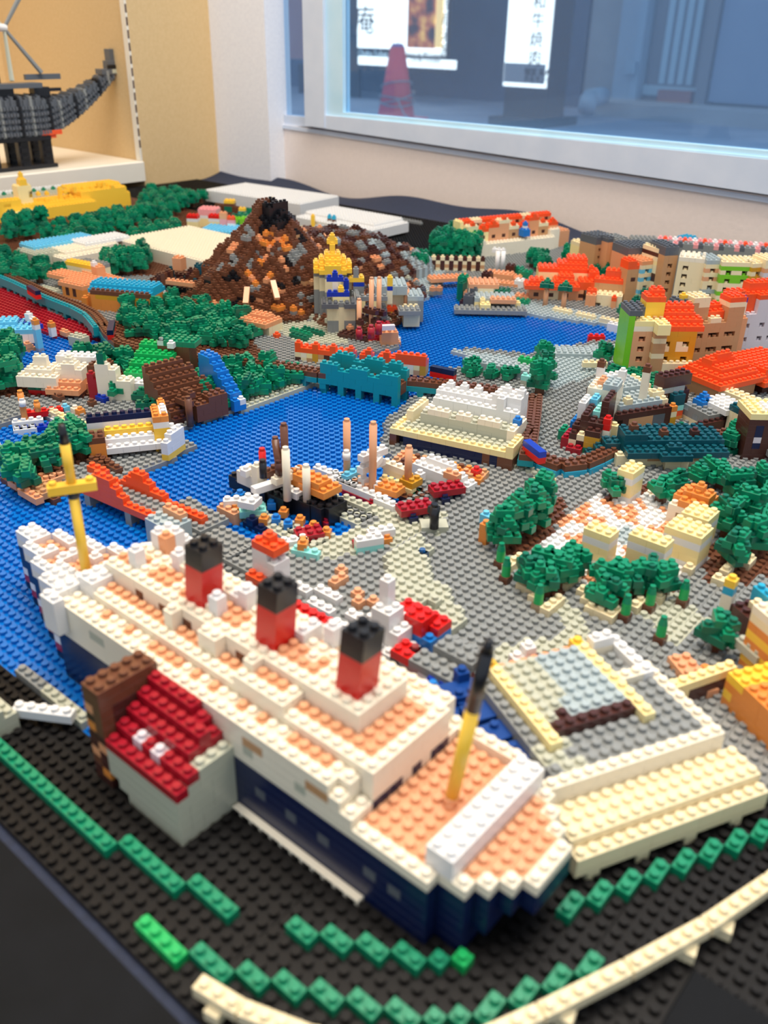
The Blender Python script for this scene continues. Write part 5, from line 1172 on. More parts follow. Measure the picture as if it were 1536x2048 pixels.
b = B0('galleon', 'brown galleon with crimson-topped peach masts beside the fortress', 'ship', 745, 685)
pt(b, 712, 668, 0, 6, 3, 2, 'D', 10); pt(b, 760, 680, 0, 7, 3, 1, 'p', 50); pt(b, 750, 672, 1, 5, 2, 1, 'R', 50); pt(b, 778, 662, 1, 3, 2, 3, 'P', 50); pt(b, 770, 648, 4, 2, 2, 1, 'R', 50); pt(b, 700, 652, 2, 1, 1, 1, 'P')
for px, py, t, cc in ((718, 678, 8, 'p'), (742, 676, 11.5, 'p'), (757, 668, 11, 'p')): spar(b, px, py, 1.2, t, 0.42, 'p'); spar(b, px, py, t, t+1.5, 0.5, 'R', name='mast_top')
pt(b, 741, 618, 7, 3, 1, 1, 'D', 0); pt(b, 738, 634, 5, 4, 1, 1, 'D', 0); pt(b, 757, 620, 6, 3, 1, 1, 'D', 0); pt(b, 760, 640, 4, 3, 1, 1, 'D', 0); pt(b, 720, 640, 5, 1, 1, 1, 'D'); pt(b, 772, 650, 5, 3, 1, 1, 'v', 50, False); b.done()
b = B0('junk_boat', 'small boat with blue hull, brown sail bar and peach mast in the harbour mouth', 'boat', 812, 640)
pt(b, 812, 627, 1, 2, 2, 1, 'b', 20); pt(b, 812, 634, 0, 2, 2, 1, 'D', 20); spar(b, 812, 630, 1.6, 6.5, 0.5, 'p'); pt(b, 812, 600, 4, 4, 2, 1, 'd', 10); pt(b, 812, 586, 5, 1, 1, 2, 'p'); b.done()
single('orange_hut', 'orange hut on brown bricks at the harbour shore behind the galleon', 'hut', 773, 640, 'mmo', w=2, d=2, deg=45)
b = rb('orange_pavilion', 'cream pavilion with a light orange studded roof at the volcano foot', 'pavilion', 485, 662, 10); b.box(0, 0, 0, 6, 4, 1, 'c'); b.box(0, 0, 1, 6, 4, 1, 'c'); b.box(0, -1, 2, 6, 5, 1, 'P'); b.box(1, 1, 3, 4, 2, 1, 'P'); b.done()
single('orange_brick', 'lone orange brick on the pale square at the volcano foot', 'brick', 555, 675, 'o')
b = rb('green_patch', 'low dark green brick beds on the square by the volcano', 'bed', 590, 675, 0); b.box(0, 0, 0, 4, 1, 1, 'E'); b.box(-2, 2, 0, 5, 1, 1, 'e'); b.box(-1, 4, 0, 5, 1, 1, 'E'); b.done()

# ---------------------------------------------------------------- woods and village at the left
forest([(235, 640), (290, 610), (350, 600), (370, 640), (300, 690), (250, 680)], 3.6, 'green brick tree in the wood left of the volcano foot', 'wood left of the volcano', 3, far=False, seed=21, w=0.9, wid=1.35, trunk=1)
forest([(370, 610), (440, 622), (500, 660), (510, 702), (400, 702), (300, 692), (360, 650)], 3.2, 'green brick tree in the wood between the railway and the volcano', 'wood between railway and volcano', 3, far=False, seed=22, w=0.9, wid=1.35, trunk=1)
forest([(395, 748), (500, 746), (600, 752), (605, 776), (540, 796), (450, 824), (395, 800)], 3.2, 'green brick tree on the lagoon shore below the railway', 'wood on the lagoon shore', 3, far=False, seed=23, w=0.9, wid=1.35, trunk=1)
forest([(160, 712), (240, 716), (330, 738), (390, 760), (330, 764), (180, 742)], 3.6, 'green brick tree behind the white and brown village', 'trees behind the village', 3, far=False, seed=24, w=0.9, wid=1.35, trunk=1)
forest([(-60, 720), (20, 715), (60, 735), (50, 790), (-60, 815)], 3.6, 'green brick tree at the left edge beside the white village houses', 'trees at the left edge', 4, far=False, seed=25, w=0.95, wid=1.35)
forest([(265, 800), (335, 795), (345, 830), (290, 838)], 2.6, 'green brick bush in front of the brown stepped roof', 'bushes before the brown roof', 1, far=False, seed=26, w=0.7, trunk=1)
near_trees([(102, 785), (92, 788), (240, 800)], 'small green brick tree in front of the white village houses', 'small trees before the village', 2, 0.7)
b = rb('village_house', 'white stepped village house with a red and green base', 'house', 58, 790, 35)
b.box(0, 0, 0, 4, 3, 1, 'r'); b.box(0, 0, 1, 4, 3, 1, 'E'); b.box(2, 0, 1, 1, 1, 1, 'C'); b.box(-1, -1, 2, 6, 5, 1, 'C'); b.box(-1, -1, 3, 6, 5, 1, 'C'); b.box(0, 0, 4, 4, 3, 1, 'C'); b.box(1, 1, 5, 2, 1, 2, 'C'); b.box(3, 4, 0, 6, 3, 5, 'w'); b.box(3, 4, 5, 6, 2, 1, 'w'); b.done()
b = rb('village_house', 'white stepped village house over an orange studded porch', 'house', 112, 795, 35); b.box(0, 0, 0, 4, 3, 1, 'D'); b.box(-1, -1, 1, 5, 4, 1, 'P'); b.box(0, 0, 2, 4, 3, 1, 'P'); b.box(0, 1, 3, 4, 3, 2, 'C'); b.box(1, 1, 5, 2, 2, 1, 'C'); b.put(1.5, 1.5, 6, 1, 1, 1, 'C'); b.box(4, 2, 0, 3, 2, 2, 'P'); b.box(4, 3, 2, 3, 3, 3, 'd'); b.done()
b = rb('crimson_hut', 'tall narrow crimson brick hut between white village houses', 'hut', 180, 800, 35); b.box(0, 0, 0, 2, 1, 4, 'R'); b.put(0, 0, 4, 1, 1, 1, 'R'); b.done()
b = rb('white_gable', 'white stepped gable house with a green chimney brick', 'house', 198, 802, 35); b.box(0, 0, 0, 5, 2, 4, 'C'); b.box(0, 0, 4, 3, 2, 2, 'C'); b.box(0, 0, 6, 2, 1, 1, 'C'); b.put(0.5, 0, 7, 1, 1, 2, 'E'); b.done()
single('blue_cube', 'royal blue brick beside the white gable house', 'brick', 205, 800, 'B', w=2)
b = rb('green_roof_hall', 'white hall with a sloping bright green studded roof', 'hall', 240, 795, 30); b.box(0, 0, 0, 8, 4, 3, 'w')
for k in range(4): b.box(0, 2+k*2, 3+k, 7-k//2, 2, 1, 'l')
b.box(3, 8, 0, 5, 3, 7, 'd'); b.box(3, 8, 7, 6, 3, 1, 'e'); b.put(3, 8, 7, 1, 1, 1, 'w'); b.put(5, 7, 7, 1, 1, 1, 'w'); b.done()
b = rb('blue_slope_hall', 'dark brown stepped-roof hall with a bright blue end wall', 'hall', 350, 852, 82)
for k in range(7): b.box(0, 1+k, 0, 9-k//2, 1, 2+k, 'd')
b.box(0, 0, 0, 9, 1, 1, 'D'); b.box(3, -1, 0, 5, 2, 3, 'd'); b.box(5, -1, 0, 3, 2, 4, 'd')
for k in range(9): b.box(9, -1+k, 0, 2, 1, 2+min(k, 6), 'b')
b.cells[(10, -1, 1)] = 'w'; b.done()
single('cream_post', 'pale cream two-brick post beside the brown hall', 'post', 340, 818, 'cc', deg=20)
# left harbour of the crimson boardwalk
single('aqua_lighthouse', 'slim light-blue lighthouse with a white and orange top', 'lighthouse', 83, 705, 'xsssswO', n0=0)
single('orange_capped_post', 'white post with an orange cap beside the light-blue lighthouse', 'post', 110, 672, 'wwO', n0=1)
b = rb('blue_arch', 'royal blue arch on white feet with a white brick tower', 'arch', 30, 672, 15); b.box(0, 0, 0, 2, 1, 2, 'w'); b.box(3, 1, 0, 1, 1, 2, 'w'); b.box(0, 0, 2, 5, 2, 1, 'B'); b.box(2, 1, 3, 2, 1, 1, 'w'); b.put(2, 1, 4, 1, 1, 1, 'w'); b.done()
b = rb('sky_roof', 'low sky-blue studded roof at the left edge', 'roof', -40, 690, 50); b.box(0, 0, 0, 9, 6, 2, 'w'); b.box(0, 0, 2, 9, 6, 1, 's'); b.box(0, 2, 3, 6, 3, 1, 's'); b.done()
single('grey_wall_stub', 'pale grey studded wall beside the woods', 'wall', 138, 690, 'hh', w=3, d=2, deg=10); b = B0('floats', 'orange and turquoise studs floating in the left harbour', 'floats', 60, 700)
for px, py, n, w_, c in ((30, 690, 0, 2, 'R'), (53, 672, 0, 1, 'a'), (15, 690, 0, 1, 'P'), (52, 692, 0, 3, 'P'), (55, 686, 1, 1, 'P'), (40, 680, 0, 2, 'R'), (6, 668, 0, 3, 'h'), (130, 662, 1, 2, 'P')): pt(b, px, py, n, w_, 1 if w_ < 3 else 2, 1, c)
b.done()

# ---------------------------------------------------------------- pink-orange port and timber hall above the boardwalk
b = rb('orange_port', 'light orange flat-roofed port building above the viaduct', 'building', 100, 590, 8); b.box(4, 0, 0, 6, 3, 3, 'O'); b.box(0, 4, 0, 12, 4, 3, 'c'); b.box(-4, 3, 3, 14, 4, 1, 'P'); b.box(3, 0, 3, 7, 3, 1, 'P'); b.box(5, 0, 1, 1, 1, 2, 'D'); b.box(7, 0, 1, 1, 1, 2, 'D'); b.box(-4, 0, 0, 5, 2, 1, 'h'); b.done()
b = rb('turquoise_roof_hall', 'orange hall with a turquoise studded roof and brown eaves', 'hall', 185, 622, 27)
b.box(0, 0, 0, 12, 6, 4, 'O'); b.box(1, 0, 3, 10, 1, 1, 'm'); b.box(0, 0, 4, 12, 1, 1, 'd'); b.box(-1, 1, 4, 13, 6, 1, 'a'); b.box(-1, 2, 5, 13, 4, 1, 'a'); b.box(-2, 0, 0, 1, 1, 3, 'O'); b.box(-2, 2, 0, 1, 1, 3, 'O'); b.box(-2, 4, 0, 1, 1, 3, 'O'); b.done()
b = rb('orange_tower', 'slim orange tower with white top behind the turquoise roof', 'tower', 190, 580, 0); b.box(0, 0, 0, 2, 2, 2, 'w'); b.box(0, 0, 2, 2, 2, 4, 'P'); b.put(0, 0, 6, 1, 1, 1, 'w'); b.box(-6, 1, 0, 14, 3, 3, 'P'); b.done()
b = rb('yellow_roof', 'small yellow and grey studded roof behind the orange port', 'roof', 135, 560, 10); b.box(0, 0, 0, 9, 4, 4, 'c'); b.box(0, 0, 4, 9, 2, 1, 'y'); b.box(2, 2, 4, 7, 2, 1, 'g'); b.done()
b = rb('ruined_temple', 'dark brown jungle temple ruin with peach beams next to the volcano', 'temple', 300, 600, 20, maxlen=2)
tr2 = random.Random(5)
for i in range(0, 16):
    for j in range(0, 10): b.box(i, j, 0, 1, 1, max(1, int(3+3*math.sin(i*.6)*math.cos(j*.5)+tr2.choice((0, 1, 2, 3)))), tr2.choice('DDDdTD'))
b.box(4, -1, 0, 8, 1, 2, 'c'); b.box(4, -1, 3, 8, 1, 1, 'k'); b.put(5, -1.5, 5, 6, 1, 1, 'P'); b.box(8, 5, 6, 3, 3, 2, 'T'); b.box(0, -2, 0, 5, 1, 3, 'wP'); b.box(2, 6, 6, 2, 2, 3, 'P'); b.done()
forest([(215, 540), (290, 525), (300, 550), (230, 565)], 3, 'tall green brick tree behind the turquoise roof', 'trees behind the turquoise roof', 4, far=False, seed=31, w=0.8, wid=1.35)

# ---------------------------------------------------------------- white show halls and the far woods
def hall(name, label, p0, p1, depth, h_, col, z=0.8, n0=1, **kw):
    a, rz, Ls = facing(p0, p1, z); c, s = math.cos(rz), math.sin(rz)
    b = Build(name, label, 'hall', (a[0]+0.5*c-0.5*s, a[1]+0.5*s+0.5*c), rz, n0=n0, cap=300, maxlen=8)
    b.box(0, 0, 0, max(2, int(round(Ls))), depth, h_, col); b.L_ = int(round(Ls)); return b
b = hall('white_show_hall', 'large cream white flat studded hall behind the jungle temple', (233, 506), (420, 556), 22, 4, 'C'); b.done()
b = hall('white_show_hall', 'white stepped hall with a sky-blue and grey roof edge', (128, 540), (232, 520), 10, 3, 'C'); b.box(-4, 4, 0, 8, 8, 4, 'h'); b.box(-2, 8, 4, 16, 6, 1, 's'); b.box(2, 2, 3, 14, 8, 1, 'C'); b.box(8, 3, 4, 12, 6, 1, 'w'); b.done()
b = hall('white_show_hall', 'white flat studded hall at the far back corner by the dark cloth', (412, 402), (600, 432), 18, 4, 'w'); b.done()
b = hall('white_show_hall', 'white flat studded hall in front of the dark cloth at the centre back', (590, 452), (742, 482), 16, 3, 'w'); b.box(0, 4, 3, b.L_-2, 12, 1, 'w'); b.done()
b = hall('yellow_palace', 'long yellow palace with stepped spire at the far left', (0, 448), (262, 412), 7, 5, 'y')
rc0 = random.Random(2); Lp = b.L_; b.box(0, 0, 5, 7, 3, 2, 'y'); b.box(int(Lp*.62), 0, 5, int(Lp*.38), 8, 2, 'y'); b.box(int(Lp*.6), 3, 7, int(Lp*.4), 6, 1, 'y'); b.box(3, 7, 0, Lp-4, 8, 6, 'h'); b.box(3, 14, 6, Lp-8, 1, 1, 'w'); b.box(-3, 3, 0, 5, 10, 5, 'w'); b.box(7, 1, 5, 4, 3, 6, 'Y'); b.box(8, 1, 11, 2, 2, 2, 'y'); b.put(8.5, 1.5, 13, 1, 1, 2, 'y')
for q in range(30): b.put(rc0.randrange(0, Lp), rc0.choice((0, 1, 2)), 7 if q % 2 else 5, 1, 1, rc0.choice((1, 1, 2)), 'y')
for q in range(2, Lp-4, 3): b.put(q, 12, 6, 1, 1, 1, 'e')
b.box(2, -3, 0, 8, 3, 3, 'Y'); b.box(12, -3, 0, int(Lp*.4), 3, 4, 'y'); b.done()
for sd, poly, lab, grp, hh in ((41, [(0, 500), (70, 478), (100, 455), (0, 455)], 'green brick tree in front of the yellow palace at the left', 'trees before the yellow palace left', 5),
        (42, [(95, 490), (170, 455), (230, 440), (300, 440), (250, 470), (190, 490), (120, 510)], 'green brick tree between the yellow palace and the white stepped hall', 'trees between palace and hall', 4),
        (43, [(-30, 545), (40, 520), (90, 535), (125, 560), (60, 585), (-30, 570)], 'green brick tree at the left edge above the viaduct', 'trees above the viaduct', 3),
        (44, [(270, 440), (300, 405), (370, 400), (420, 405), (360, 430), (320, 455)], 'green brick tree in the far wood in front of the tan wall', 'far wood near the tan wall', 4),
        (45, [(255, 478), (330, 455), (360, 460), (350, 480), (270, 492)], 'green brick bush along the back of the cream white hall', 'bushes behind the cream white hall', 2)):
    forest(poly, 4.3, lab, grp, hh, far=True, seed=sd, w=1.25)
# colourful fairground behind the volcano (tiny bricks)
fr_ = random.Random(9)
for k, (px, py, st, lab, dd) in enumerate(((398, 455, 'YYYwff', 'pink and white topped small pavilion behind the white hall', 5), (375, 462, 'YYYwr', 'yellow turret with red cap left of the pink pavilion', 3), (418, 462, 'YYYwr', 'yellow turret with red cap right of the pink pavilion', 3), (441, 470, 'bsLffpP', 'tall pink and orange spike tower over blue bricks', 2), (456, 472, 'sswwfo', 'shorter pink and orange spike tower over blue bricks', 2),
        (449, 430, 'dEEdy', 'dark green and brown tower with a yellow top', 3), (478, 440, 'aaay', 'turquoise turret with a yellow top left of the crater', 2), (537, 425, 'ddccy', 'cream turret with yellow top behind the crater', 2), (509, 432, 'dddc', 'cream stud turret on a brown wall behind the crater', 2), (570, 465, 'yyEe', 'small green-topped yellow turret right of the crater', 2), (622, 462, 'Yyyyy', 'thin yellow spire in the white fairground', 1), (655, 462, 'CCCda', 'turquoise-capped tree left of the pair', 1), (664, 464, 'CCCda', 'turquoise-capped tree right of the pair', 1), (662, 478, 'bYb', 'blue and yellow turret at the white hall front', 3), (600, 480, 'yYe', 'low yellow stall with green bricks', 4), (612, 484, 'LL', 'lime green brick bush in the fairground', 4), (640, 484, 'Ee', 'dark green brick bush in the fairground', 3), (590, 470, 'mY', 'mustard stall near the crater', 4), (400, 480, 'hhs', 'pale blue pool edge behind the white hall', 9), (372, 478, 'eLL', 'lime green brick bush left of the pale pool', 3), (465, 455, 'wLL', 'lime and white bush right of the spike towers', 4), (632, 474, 'Yy', 'yellow stall by the blue turret', 3), (648, 476, 'wp', 'peach-topped white stall by the blue turret', 2), (678, 478, 'cY', 'pale yellow stall at the end of the fairground', 3))):
    single('fair_turret', lab, 'turret', px, py, st, w=dd, d=max(1, dd-1), deg=30)
b = rb('brown_back_wall', 'brown studded back wall behind the fairground', 'wall', 430, 425, 5); b.box(0, 0, 0, 26, 1, 3, 'd'); b.box(4, 0, 3, 2, 1, 1, 'd'); b.box(16, 0, 3, 10, 1, 2, 'd'); b.done()
forest([(470, 440), (500, 435), (510, 455), (480, 460)], 2.6, 'green bush left of the crater', 'bushes left of the crater', 2, far=True, seed=51, w=0.7, trunk=1)

# ---------------------------------------------------------------- upper harbour: far bridge, cliff town, villas
b = hall('checker_wall', 'checkered brown and cream brick wall above the far bridge', (862, 542), (968, 545), 1, 3, 'c')
for x in range(b.L_):
    for z in range(3): b.cells[(x, 0, z)] = 'Dc'[(x+z) % 2] if z != 1 else 'Du'[(x) % 2]
    b.put(x, 0, 3, 1, 1, 1, 'cD'[x % 2])
b.done()
b = hall('far_bridge', 'light orange bridge deck crossing the channel below the checkered wall', (862, 566), (940, 562), 3, 1, 'P', z=1.6, n0=2); b.done()
forest([(868, 515), (905, 500), (955, 510), (955, 530), (870, 530)], 2.6, 'dense dark green brick tree behind the checkered wall', 'trees behind the checkered wall', 6, far=False, seed=52, w=1.0)
forest([(825, 540), (842, 530), (845, 550), (830, 555)], 2.4, 'green brick bush right of the rocky ridge', 'bushes right of the ridge', 3, far=True, seed=53, w=0.7)
b = hall('cliff_town', 'pale cream cliff base with orange, lime and peach town houses on top', (935, 520), (1108, 500), 6, 4, 'C')
Lc = b.L_; b.box(0, 2, 4, 4, 3, 3, 'Y'); b.box(1, 1, 4, 3, 3, 3, 'L'); b.box(0, 0, 4, 5, 1, 1, 'C')
rc = random.Random(3)
for x in range(1, Lc, 3):
    hh = rc.choice((3, 4, 3, 5)); b.box(x, 2, 4, 3, 2, hh, rc.choice('upcPY')); b.cells[(x+1, 2, 5)] = 'D'; b.box(x, 2, 4+hh, 3, 2, 1, rc.choice('ocoo')); b.put(x+1, 2, 5+hh, 1, 1, 1, 'o')
    b.box(x, 5, 0, 3, 2, 9, rc.choice('mPpuc')); b.cells[(x+1, 5, 8)] = 'D'; b.box(x, 5, 9, 3, 2, 1, rc.choice('ooco'))
b.box(0, 4, 0, 1, 3, 10, 'Y'); b.put(int(Lc*.62), 0, 5, 2, 2, 2, 'b'); b.put(int(Lc*.62)+.5, .5, 7, 1, 1, 1, 'w'); b.put(int(Lc*.62)+.5, .5, 8, 1, 1, 1, 'b'); b.box(Lc, 2, 0, 6, 6, 5, 'p'); b.box(Lc-1, 1, 0, 3, 6, 6, 'C'); b.done()
b = B0('white_arch', 'tall thin white arch at the left end of the cliff town', 'arch', 1000, 545, 1); spar(b, 993, 545, 0.8, 5.6, 0.5, 'w', name='column'); spar(b, 1004, 545, 0.8, 5.6, 0.5, 'w', name='column'); pt(b, 998, 498, 6, 3, 1, 1, 'w', 20); b.done()
b = hall('harbour_gallery', 'blue-grey harbour gallery with cream posts and a peach bench roof', (948, 620), (1035, 622), 4, 3, 'H')
b.cut(2, 0, 0, 5, 2, 2); b.box(3, -1, 2, 5, 2, 1, 'p'); b.box(0, 0, 0, 1, 1, 2, 'Y'); b.box(8, 0, 0, 1, 1, 2, 'Y'); b.box(1, -2, 0, 2, 2, 2, 'Y'); b.put(1, -1, 2, 1, 1, 1, 'Y'); b.box(-1, 4, 0, 5, 4, 4, 'c'); b.box(-1, 4, 4, 6, 5, 1, 'p'); b.box(-4, -3, 0, 14, 3, 1, 'g'); b.done()
b = B0('cove_rocks', 'dark grey and brown rocks at the mouth of the channel', 'rocks', 935, 600, 0)
for px, py, n, w_, h_, c in ((940, 590, 0, 2, 4, 'G'), (948, 575, 0, 2, 5, 'G'), (932, 600, 0, 2, 2, 'D'), (935, 582, 0, 1, 3, 'p'), (925, 565, 0, 1, 5, 'E'), (928, 552, 0, 2, 6, 'e'), (955, 600, 0, 2, 3, 'G'), (975, 545, 0, 2, 5, 'D')): pt(b, px, py, n, w_, 2, h_, c, 15)
b.done()
b = B0('shore_stalls', 'small orange, green and white stalls along the cliff town shore', 'stalls', 1010, 575, 1)
for px, py, w_, d_, h_, c in ((1000, 545, 6, 3, 2, 'P'), (1020, 552, 5, 3, 1, 'P'), (1015, 565, 5, 2, 1, 'P'), (1040, 560, 2, 2, 2, 'w'), (1005, 580, 3, 3, 1, 'E'), (1045, 590, 3, 2, 1, 'P'), (1040, 600, 4, 2, 1, 'e'), (1022, 530, 2, 2, 3, 'D'), (1035, 535, 3, 2, 2, 'e'), (1052, 542, 3, 2, 2, 'e')): pt(b, px, py, 1, w_, d_, h_, c, 20)
b.done()
forest([(1060, 530), (1090, 520), (1095, 545), (1065, 552)], 2.6, 'green brick tree left of the orange villas', 'trees left of the orange villas', 3, far=True, seed=54, w=0.8)
forest([(1125, 530), (1155, 520), (1160, 545)], 2.6, 'green brick tree right of the cliff town', 'trees right of the cliff town', 4, far=True, seed=55, w=0.8)
b = hall('orange_villas', 'cluster of villas with heaped bright orange studded roofs on the far shore', (1056, 600), (1170, 604), 5, 3, 'p')
Lv = b.L_
for x in range(Lv):
    b.box(x, 0, 0, 1, 5, 3, 'PpcuP'[(x//2) % 5]); 
    if x % 3 == 1: b.cells[(x, 0, 1)] = 'D'
b.box(-1, -1, 3, 5, 4, 1, 'o'); b.box(0, 0, 4, 3, 3, 1, 'o'); b.box(4, -1, 3, 6, 4, 1, 'o'); b.box(5, 0, 4, 4, 4, 1, 'o'); b.box(6, 1, 5, 3, 3, 1, 'o'); b.box(2, 4, 0, 10, 5, 6, 'Y'); b.box(2, 4, 6, 10, 4, 1, 'o'); b.box(6, 5, 7, 6, 4, 1, 'o'); b.box(8, 6, 8, 4, 4, 1, 'o'); b.box(10, 0, 3, 3, 4, 2, 'o'); b.box(12, 2, 3, 2, 3, 4, 'o'); b.put(12, 3, 7, 1, 1, 1, 'o'); b.done()
for px, py in ((1090, 612), (1126, 618)):
    b = B0('palm', 'palm with peach trunk and dark green fronds %s the orange villas' % ('left in front of' if px < 1100 else 'right in front of'), 'palm', px, py, 1); spar(b, px, py, 0.8, 4.2, 0.5, 'p', name='trunk')
    for q in range(4): a_ = q*PI/2+0.4; part('frond', join([geo_box(-0.5, -0.5, 0, 0.5, 0.5, 0.9, 0.05), geo_stud(0, 0, 0.9, 10)]), 'E', b.root, loc=(at(px, py, .8)[0]-b.pos[0]+0.9*math.cos(a_), at(px, py, .8)[1]-b.pos[1]+0.9*math.sin(a_), 3.6+0.3*(q % 2)), rz=a_)
    part('frond', join([geo_box(-0.5, -0.5, 0, 0.5, 0.5, 0.9, 0.05), geo_stud(0, 0, 0.9, 10)]), 'e', b.root, loc=(at(px, py, .8)[0]-b.pos[0], at(px, py, .8)[1]-b.pos[1], 4.4)); b.done()
b = hall('cream_ruin', 'cream arcaded wall with small orange roofs between villas and brown tower', (1180, 612), (1245, 618), 3, 3, 'c'); b.cut(1, 0, 0, 1, 1, 1); b.cut(4, 0, 0, 1, 1, 1); b.box(-1, -1, 0, 2, 2, 3, 'P'); b.put(-1, 0, 3, 2, 1, 1, 'o'); b.box(4, -1, 0, 1, 1, 2, 'P'); b.put(4, -1, 2, 1, 1, 1, 'o'); b.box(0, 3, 0, b.L_, 3, 5, 'u'); b.box(0, 3, 5, b.L_, 3, 1, 'o'); b.box(2, 4, 6, 4, 2, 2, 'o'); b.done()
b = hall('tan_round_tower', 'tan tower with a flat orange cap on the far shore', (1245, 612), (1272, 610), 3, 9, 'u'); b.box(0, 0, 9, b.L_, 3, 1, 'o'); b.box(-0, 0, 10, b.L_-1, 3, 1, 'o'); b.cells[(1, 0, 6)] = 'D'; b.done()
single('aqua_roof', 'small turquoise brick roof left of the tan tower', 'roof', 1225, 552, 'ccccca', w=3, d=2, deg=40)
forest([(1178, 560), (1215, 550), (1215, 575), (1185, 580)], 2.6, 'dark green brick tree above the cream arcaded wall', 'trees above the arcaded wall', 3, far=True, seed=56, w=0.8, greens='E')
forest([(1262, 640), (1290, 615), (1300, 640), (1275, 655)], 2.6, 'dark green tree right of the tan tower', 'trees right of the tan tower', 3, far=True, seed=57, w=0.7, greens='E')
near_trees([(1247, 640)], 'round bright green tree at the right end of the harbour shore', None, 2, 0.7)
b = hall('shore_wall', 'low cream battlemented wall along the far harbour shore', (1095, 622), (1250, 655), 1, 1, 'c')
for x in range(0, b.L_, 5): b.cells.pop((x, 0, 0), None)
b.done()
# far terrace of tall houses
def far_house(label, p0, p1, depth, h_, wall, roof, wins=True, rh=1, wcol='D', band=None, roofin=0):
    b = hall('terrace_house', label, p0, p1, depth, h_, wall); L_ = b.L_
    if band:
        for z in range(h_): b.box(0, 0, z, L_, depth, 1, band[z % len(band)])
    if wins:
        for x in range(1, L_-1, 3):
            for z in range(2, h_-1, 2): b.cells.pop((x, 0, z), None); b.cells[(x, 1, z)] = wcol
    b.box(0, -roofin, h_, L_, depth+roofin, rh, roof); b.done()
far_house('small yellow and cream house at the left end of the far terrace', (1160, 555), (1190, 552), 5, 8, 'Y', 'c')
far_house('tan gabled house with a blue-grey roof in the far terrace', (1182, 565), (1215, 560), 5, 10, 'u', 'G', rh=2)
far_house('peach narrow house in the far terrace', (1205, 568), (1222, 566), 4, 11, 'P', 'G')
far_house('mustard narrow house in the far terrace', (1222, 570), (1245, 568), 5, 11, 'm', 'g')
far_house('wide orange house with a heavy dark grey studded roof in the far terrace', (1243, 600), (1292, 596), 6, 11, 'P', 'G', rh=2)
far_house('cream house with light-blue panels in the far terrace', (1272, 612), (1300, 608), 5, 10, 'c', 'P', band='cscsc')
far_house('cream and dark brown narrow house in the far terrace', (1300, 612), (1318, 610), 5, 13, 'Y', 'c', band='DDccYc')
far_house('tan house with a dark green-grey roof in the far terrace', (1312, 618), (1342, 616), 6, 13, 'u', 'G', rh=2)
far_house('long cream white house with rows of windows in the far terrace', (1340, 620), (1396, 626), 5, 12, 'c', 'C')
far_house('cream and peach house with a grey top in the far terrace', (1394, 628), (1426, 628), 5, 12, 'c', 'H', band='cpcpcHc')
far_house('lime green house with cream base in the far terrace', (1424, 632), (1484, 634), 5, 12, 'L', 'c', band='ccLLcL')
far_house('mustard and cream narrow house in the far terrace', (1484, 636), (1508, 634), 5, 12, 'm', 'c', band='cmcm')
far_house('peach and white striped house in the far terrace', (1508, 638), (1560, 636), 5, 13, 'p', 'c', band='cpvp')
b = hall('terrace_roof', 'long grey and coral studded roof line behind the far terrace', (1300, 585), (1560, 606), 8, 12, 'g')
for x in range(b.L_): b.box(x, 0, 12, 1, 2, 1, 'Gggf'[x % 4]); b.box(x, 4, 12, 1, 2, 1, 'fofw'[x % 4])
b.done()
b = hall('terrace_roof', 'white studded roof line behind the left part of the far terrace', (1185, 530), (1310, 535), 5, 6, 'w'); b.box(b.L_-6, -1, 6, 6, 4, 2, 'g'); b.box(8, 1, 6, 3, 1, 1, 'f'); b.done()
b = hall('turquoise_dome', 'low turquoise rounded roof behind the far terrace', (1322, 535), (1366, 545), 8, 7, 'h'); b.box(1, 0, 7, b.L_-1, 6, 1, 'a'); b.box(2, 1, 8, max(2, b.L_-3), 4, 1, 'a'); b.done()
b = rb('garden_row', 'row of small cream and green posts with a grey kiosk before the far terrace', 'garden', 1345, 655, 20)
for x in range(0, 14): b.box(x, 0, 0, 1, 1, 2, 'cE'[(x//2) % 2])
b.box(-5, -1, 0, 5, 3, 3, 'g'); b.box(-5, -1, 3, 4, 2, 1, 'G'); b.put(-3, 0, 4, 1, 1, 1, 'y'); b.done()

# ---------------------------------------------------------------- grey airship-galleon model on the wall shelf
SX, SZ = -228.0, 7.8
A = thing('airship_model', 'dark grey brick-built flying ship model with propellers on a black stand', 'model ship', (SX, 140, SZ))
def abrick(x, y, z, w_, d_, h_, c, studs=True, name='brick', rz=0.0):
    V, Fc = brick_geo(w_, d_, h_, True if studs else False, 3); return link(name, mesh_from(name, V, Fc, [MATS[c]]), A, (x, y, z), rz)
st = thing('stand', None, None); st.parent = A
for yy in (-18, -8, 0): 
    for xx in (-4, 3):
        o = part('stand_leg', join([geo_box(xx-1, yy, 0, xx+1, yy+3.4, 8.2, 0.1)]+[geo_box(xx+1, yy+0.6, 1+q*2, xx+1.35, yy+2.6, 2+q*2) for q in range(4)]), 'k', A)
part('stand_base', geo_box(-6, -26, -0.02, 5, 4, 1.2, 0.1), 'k', A); part('stand_top', geo_box(-5, -26, 8.2, 5, 3, 9.4, 0.1), 'k', A)
bpy.data.objects.remove(st)
ar = random.Random(4)
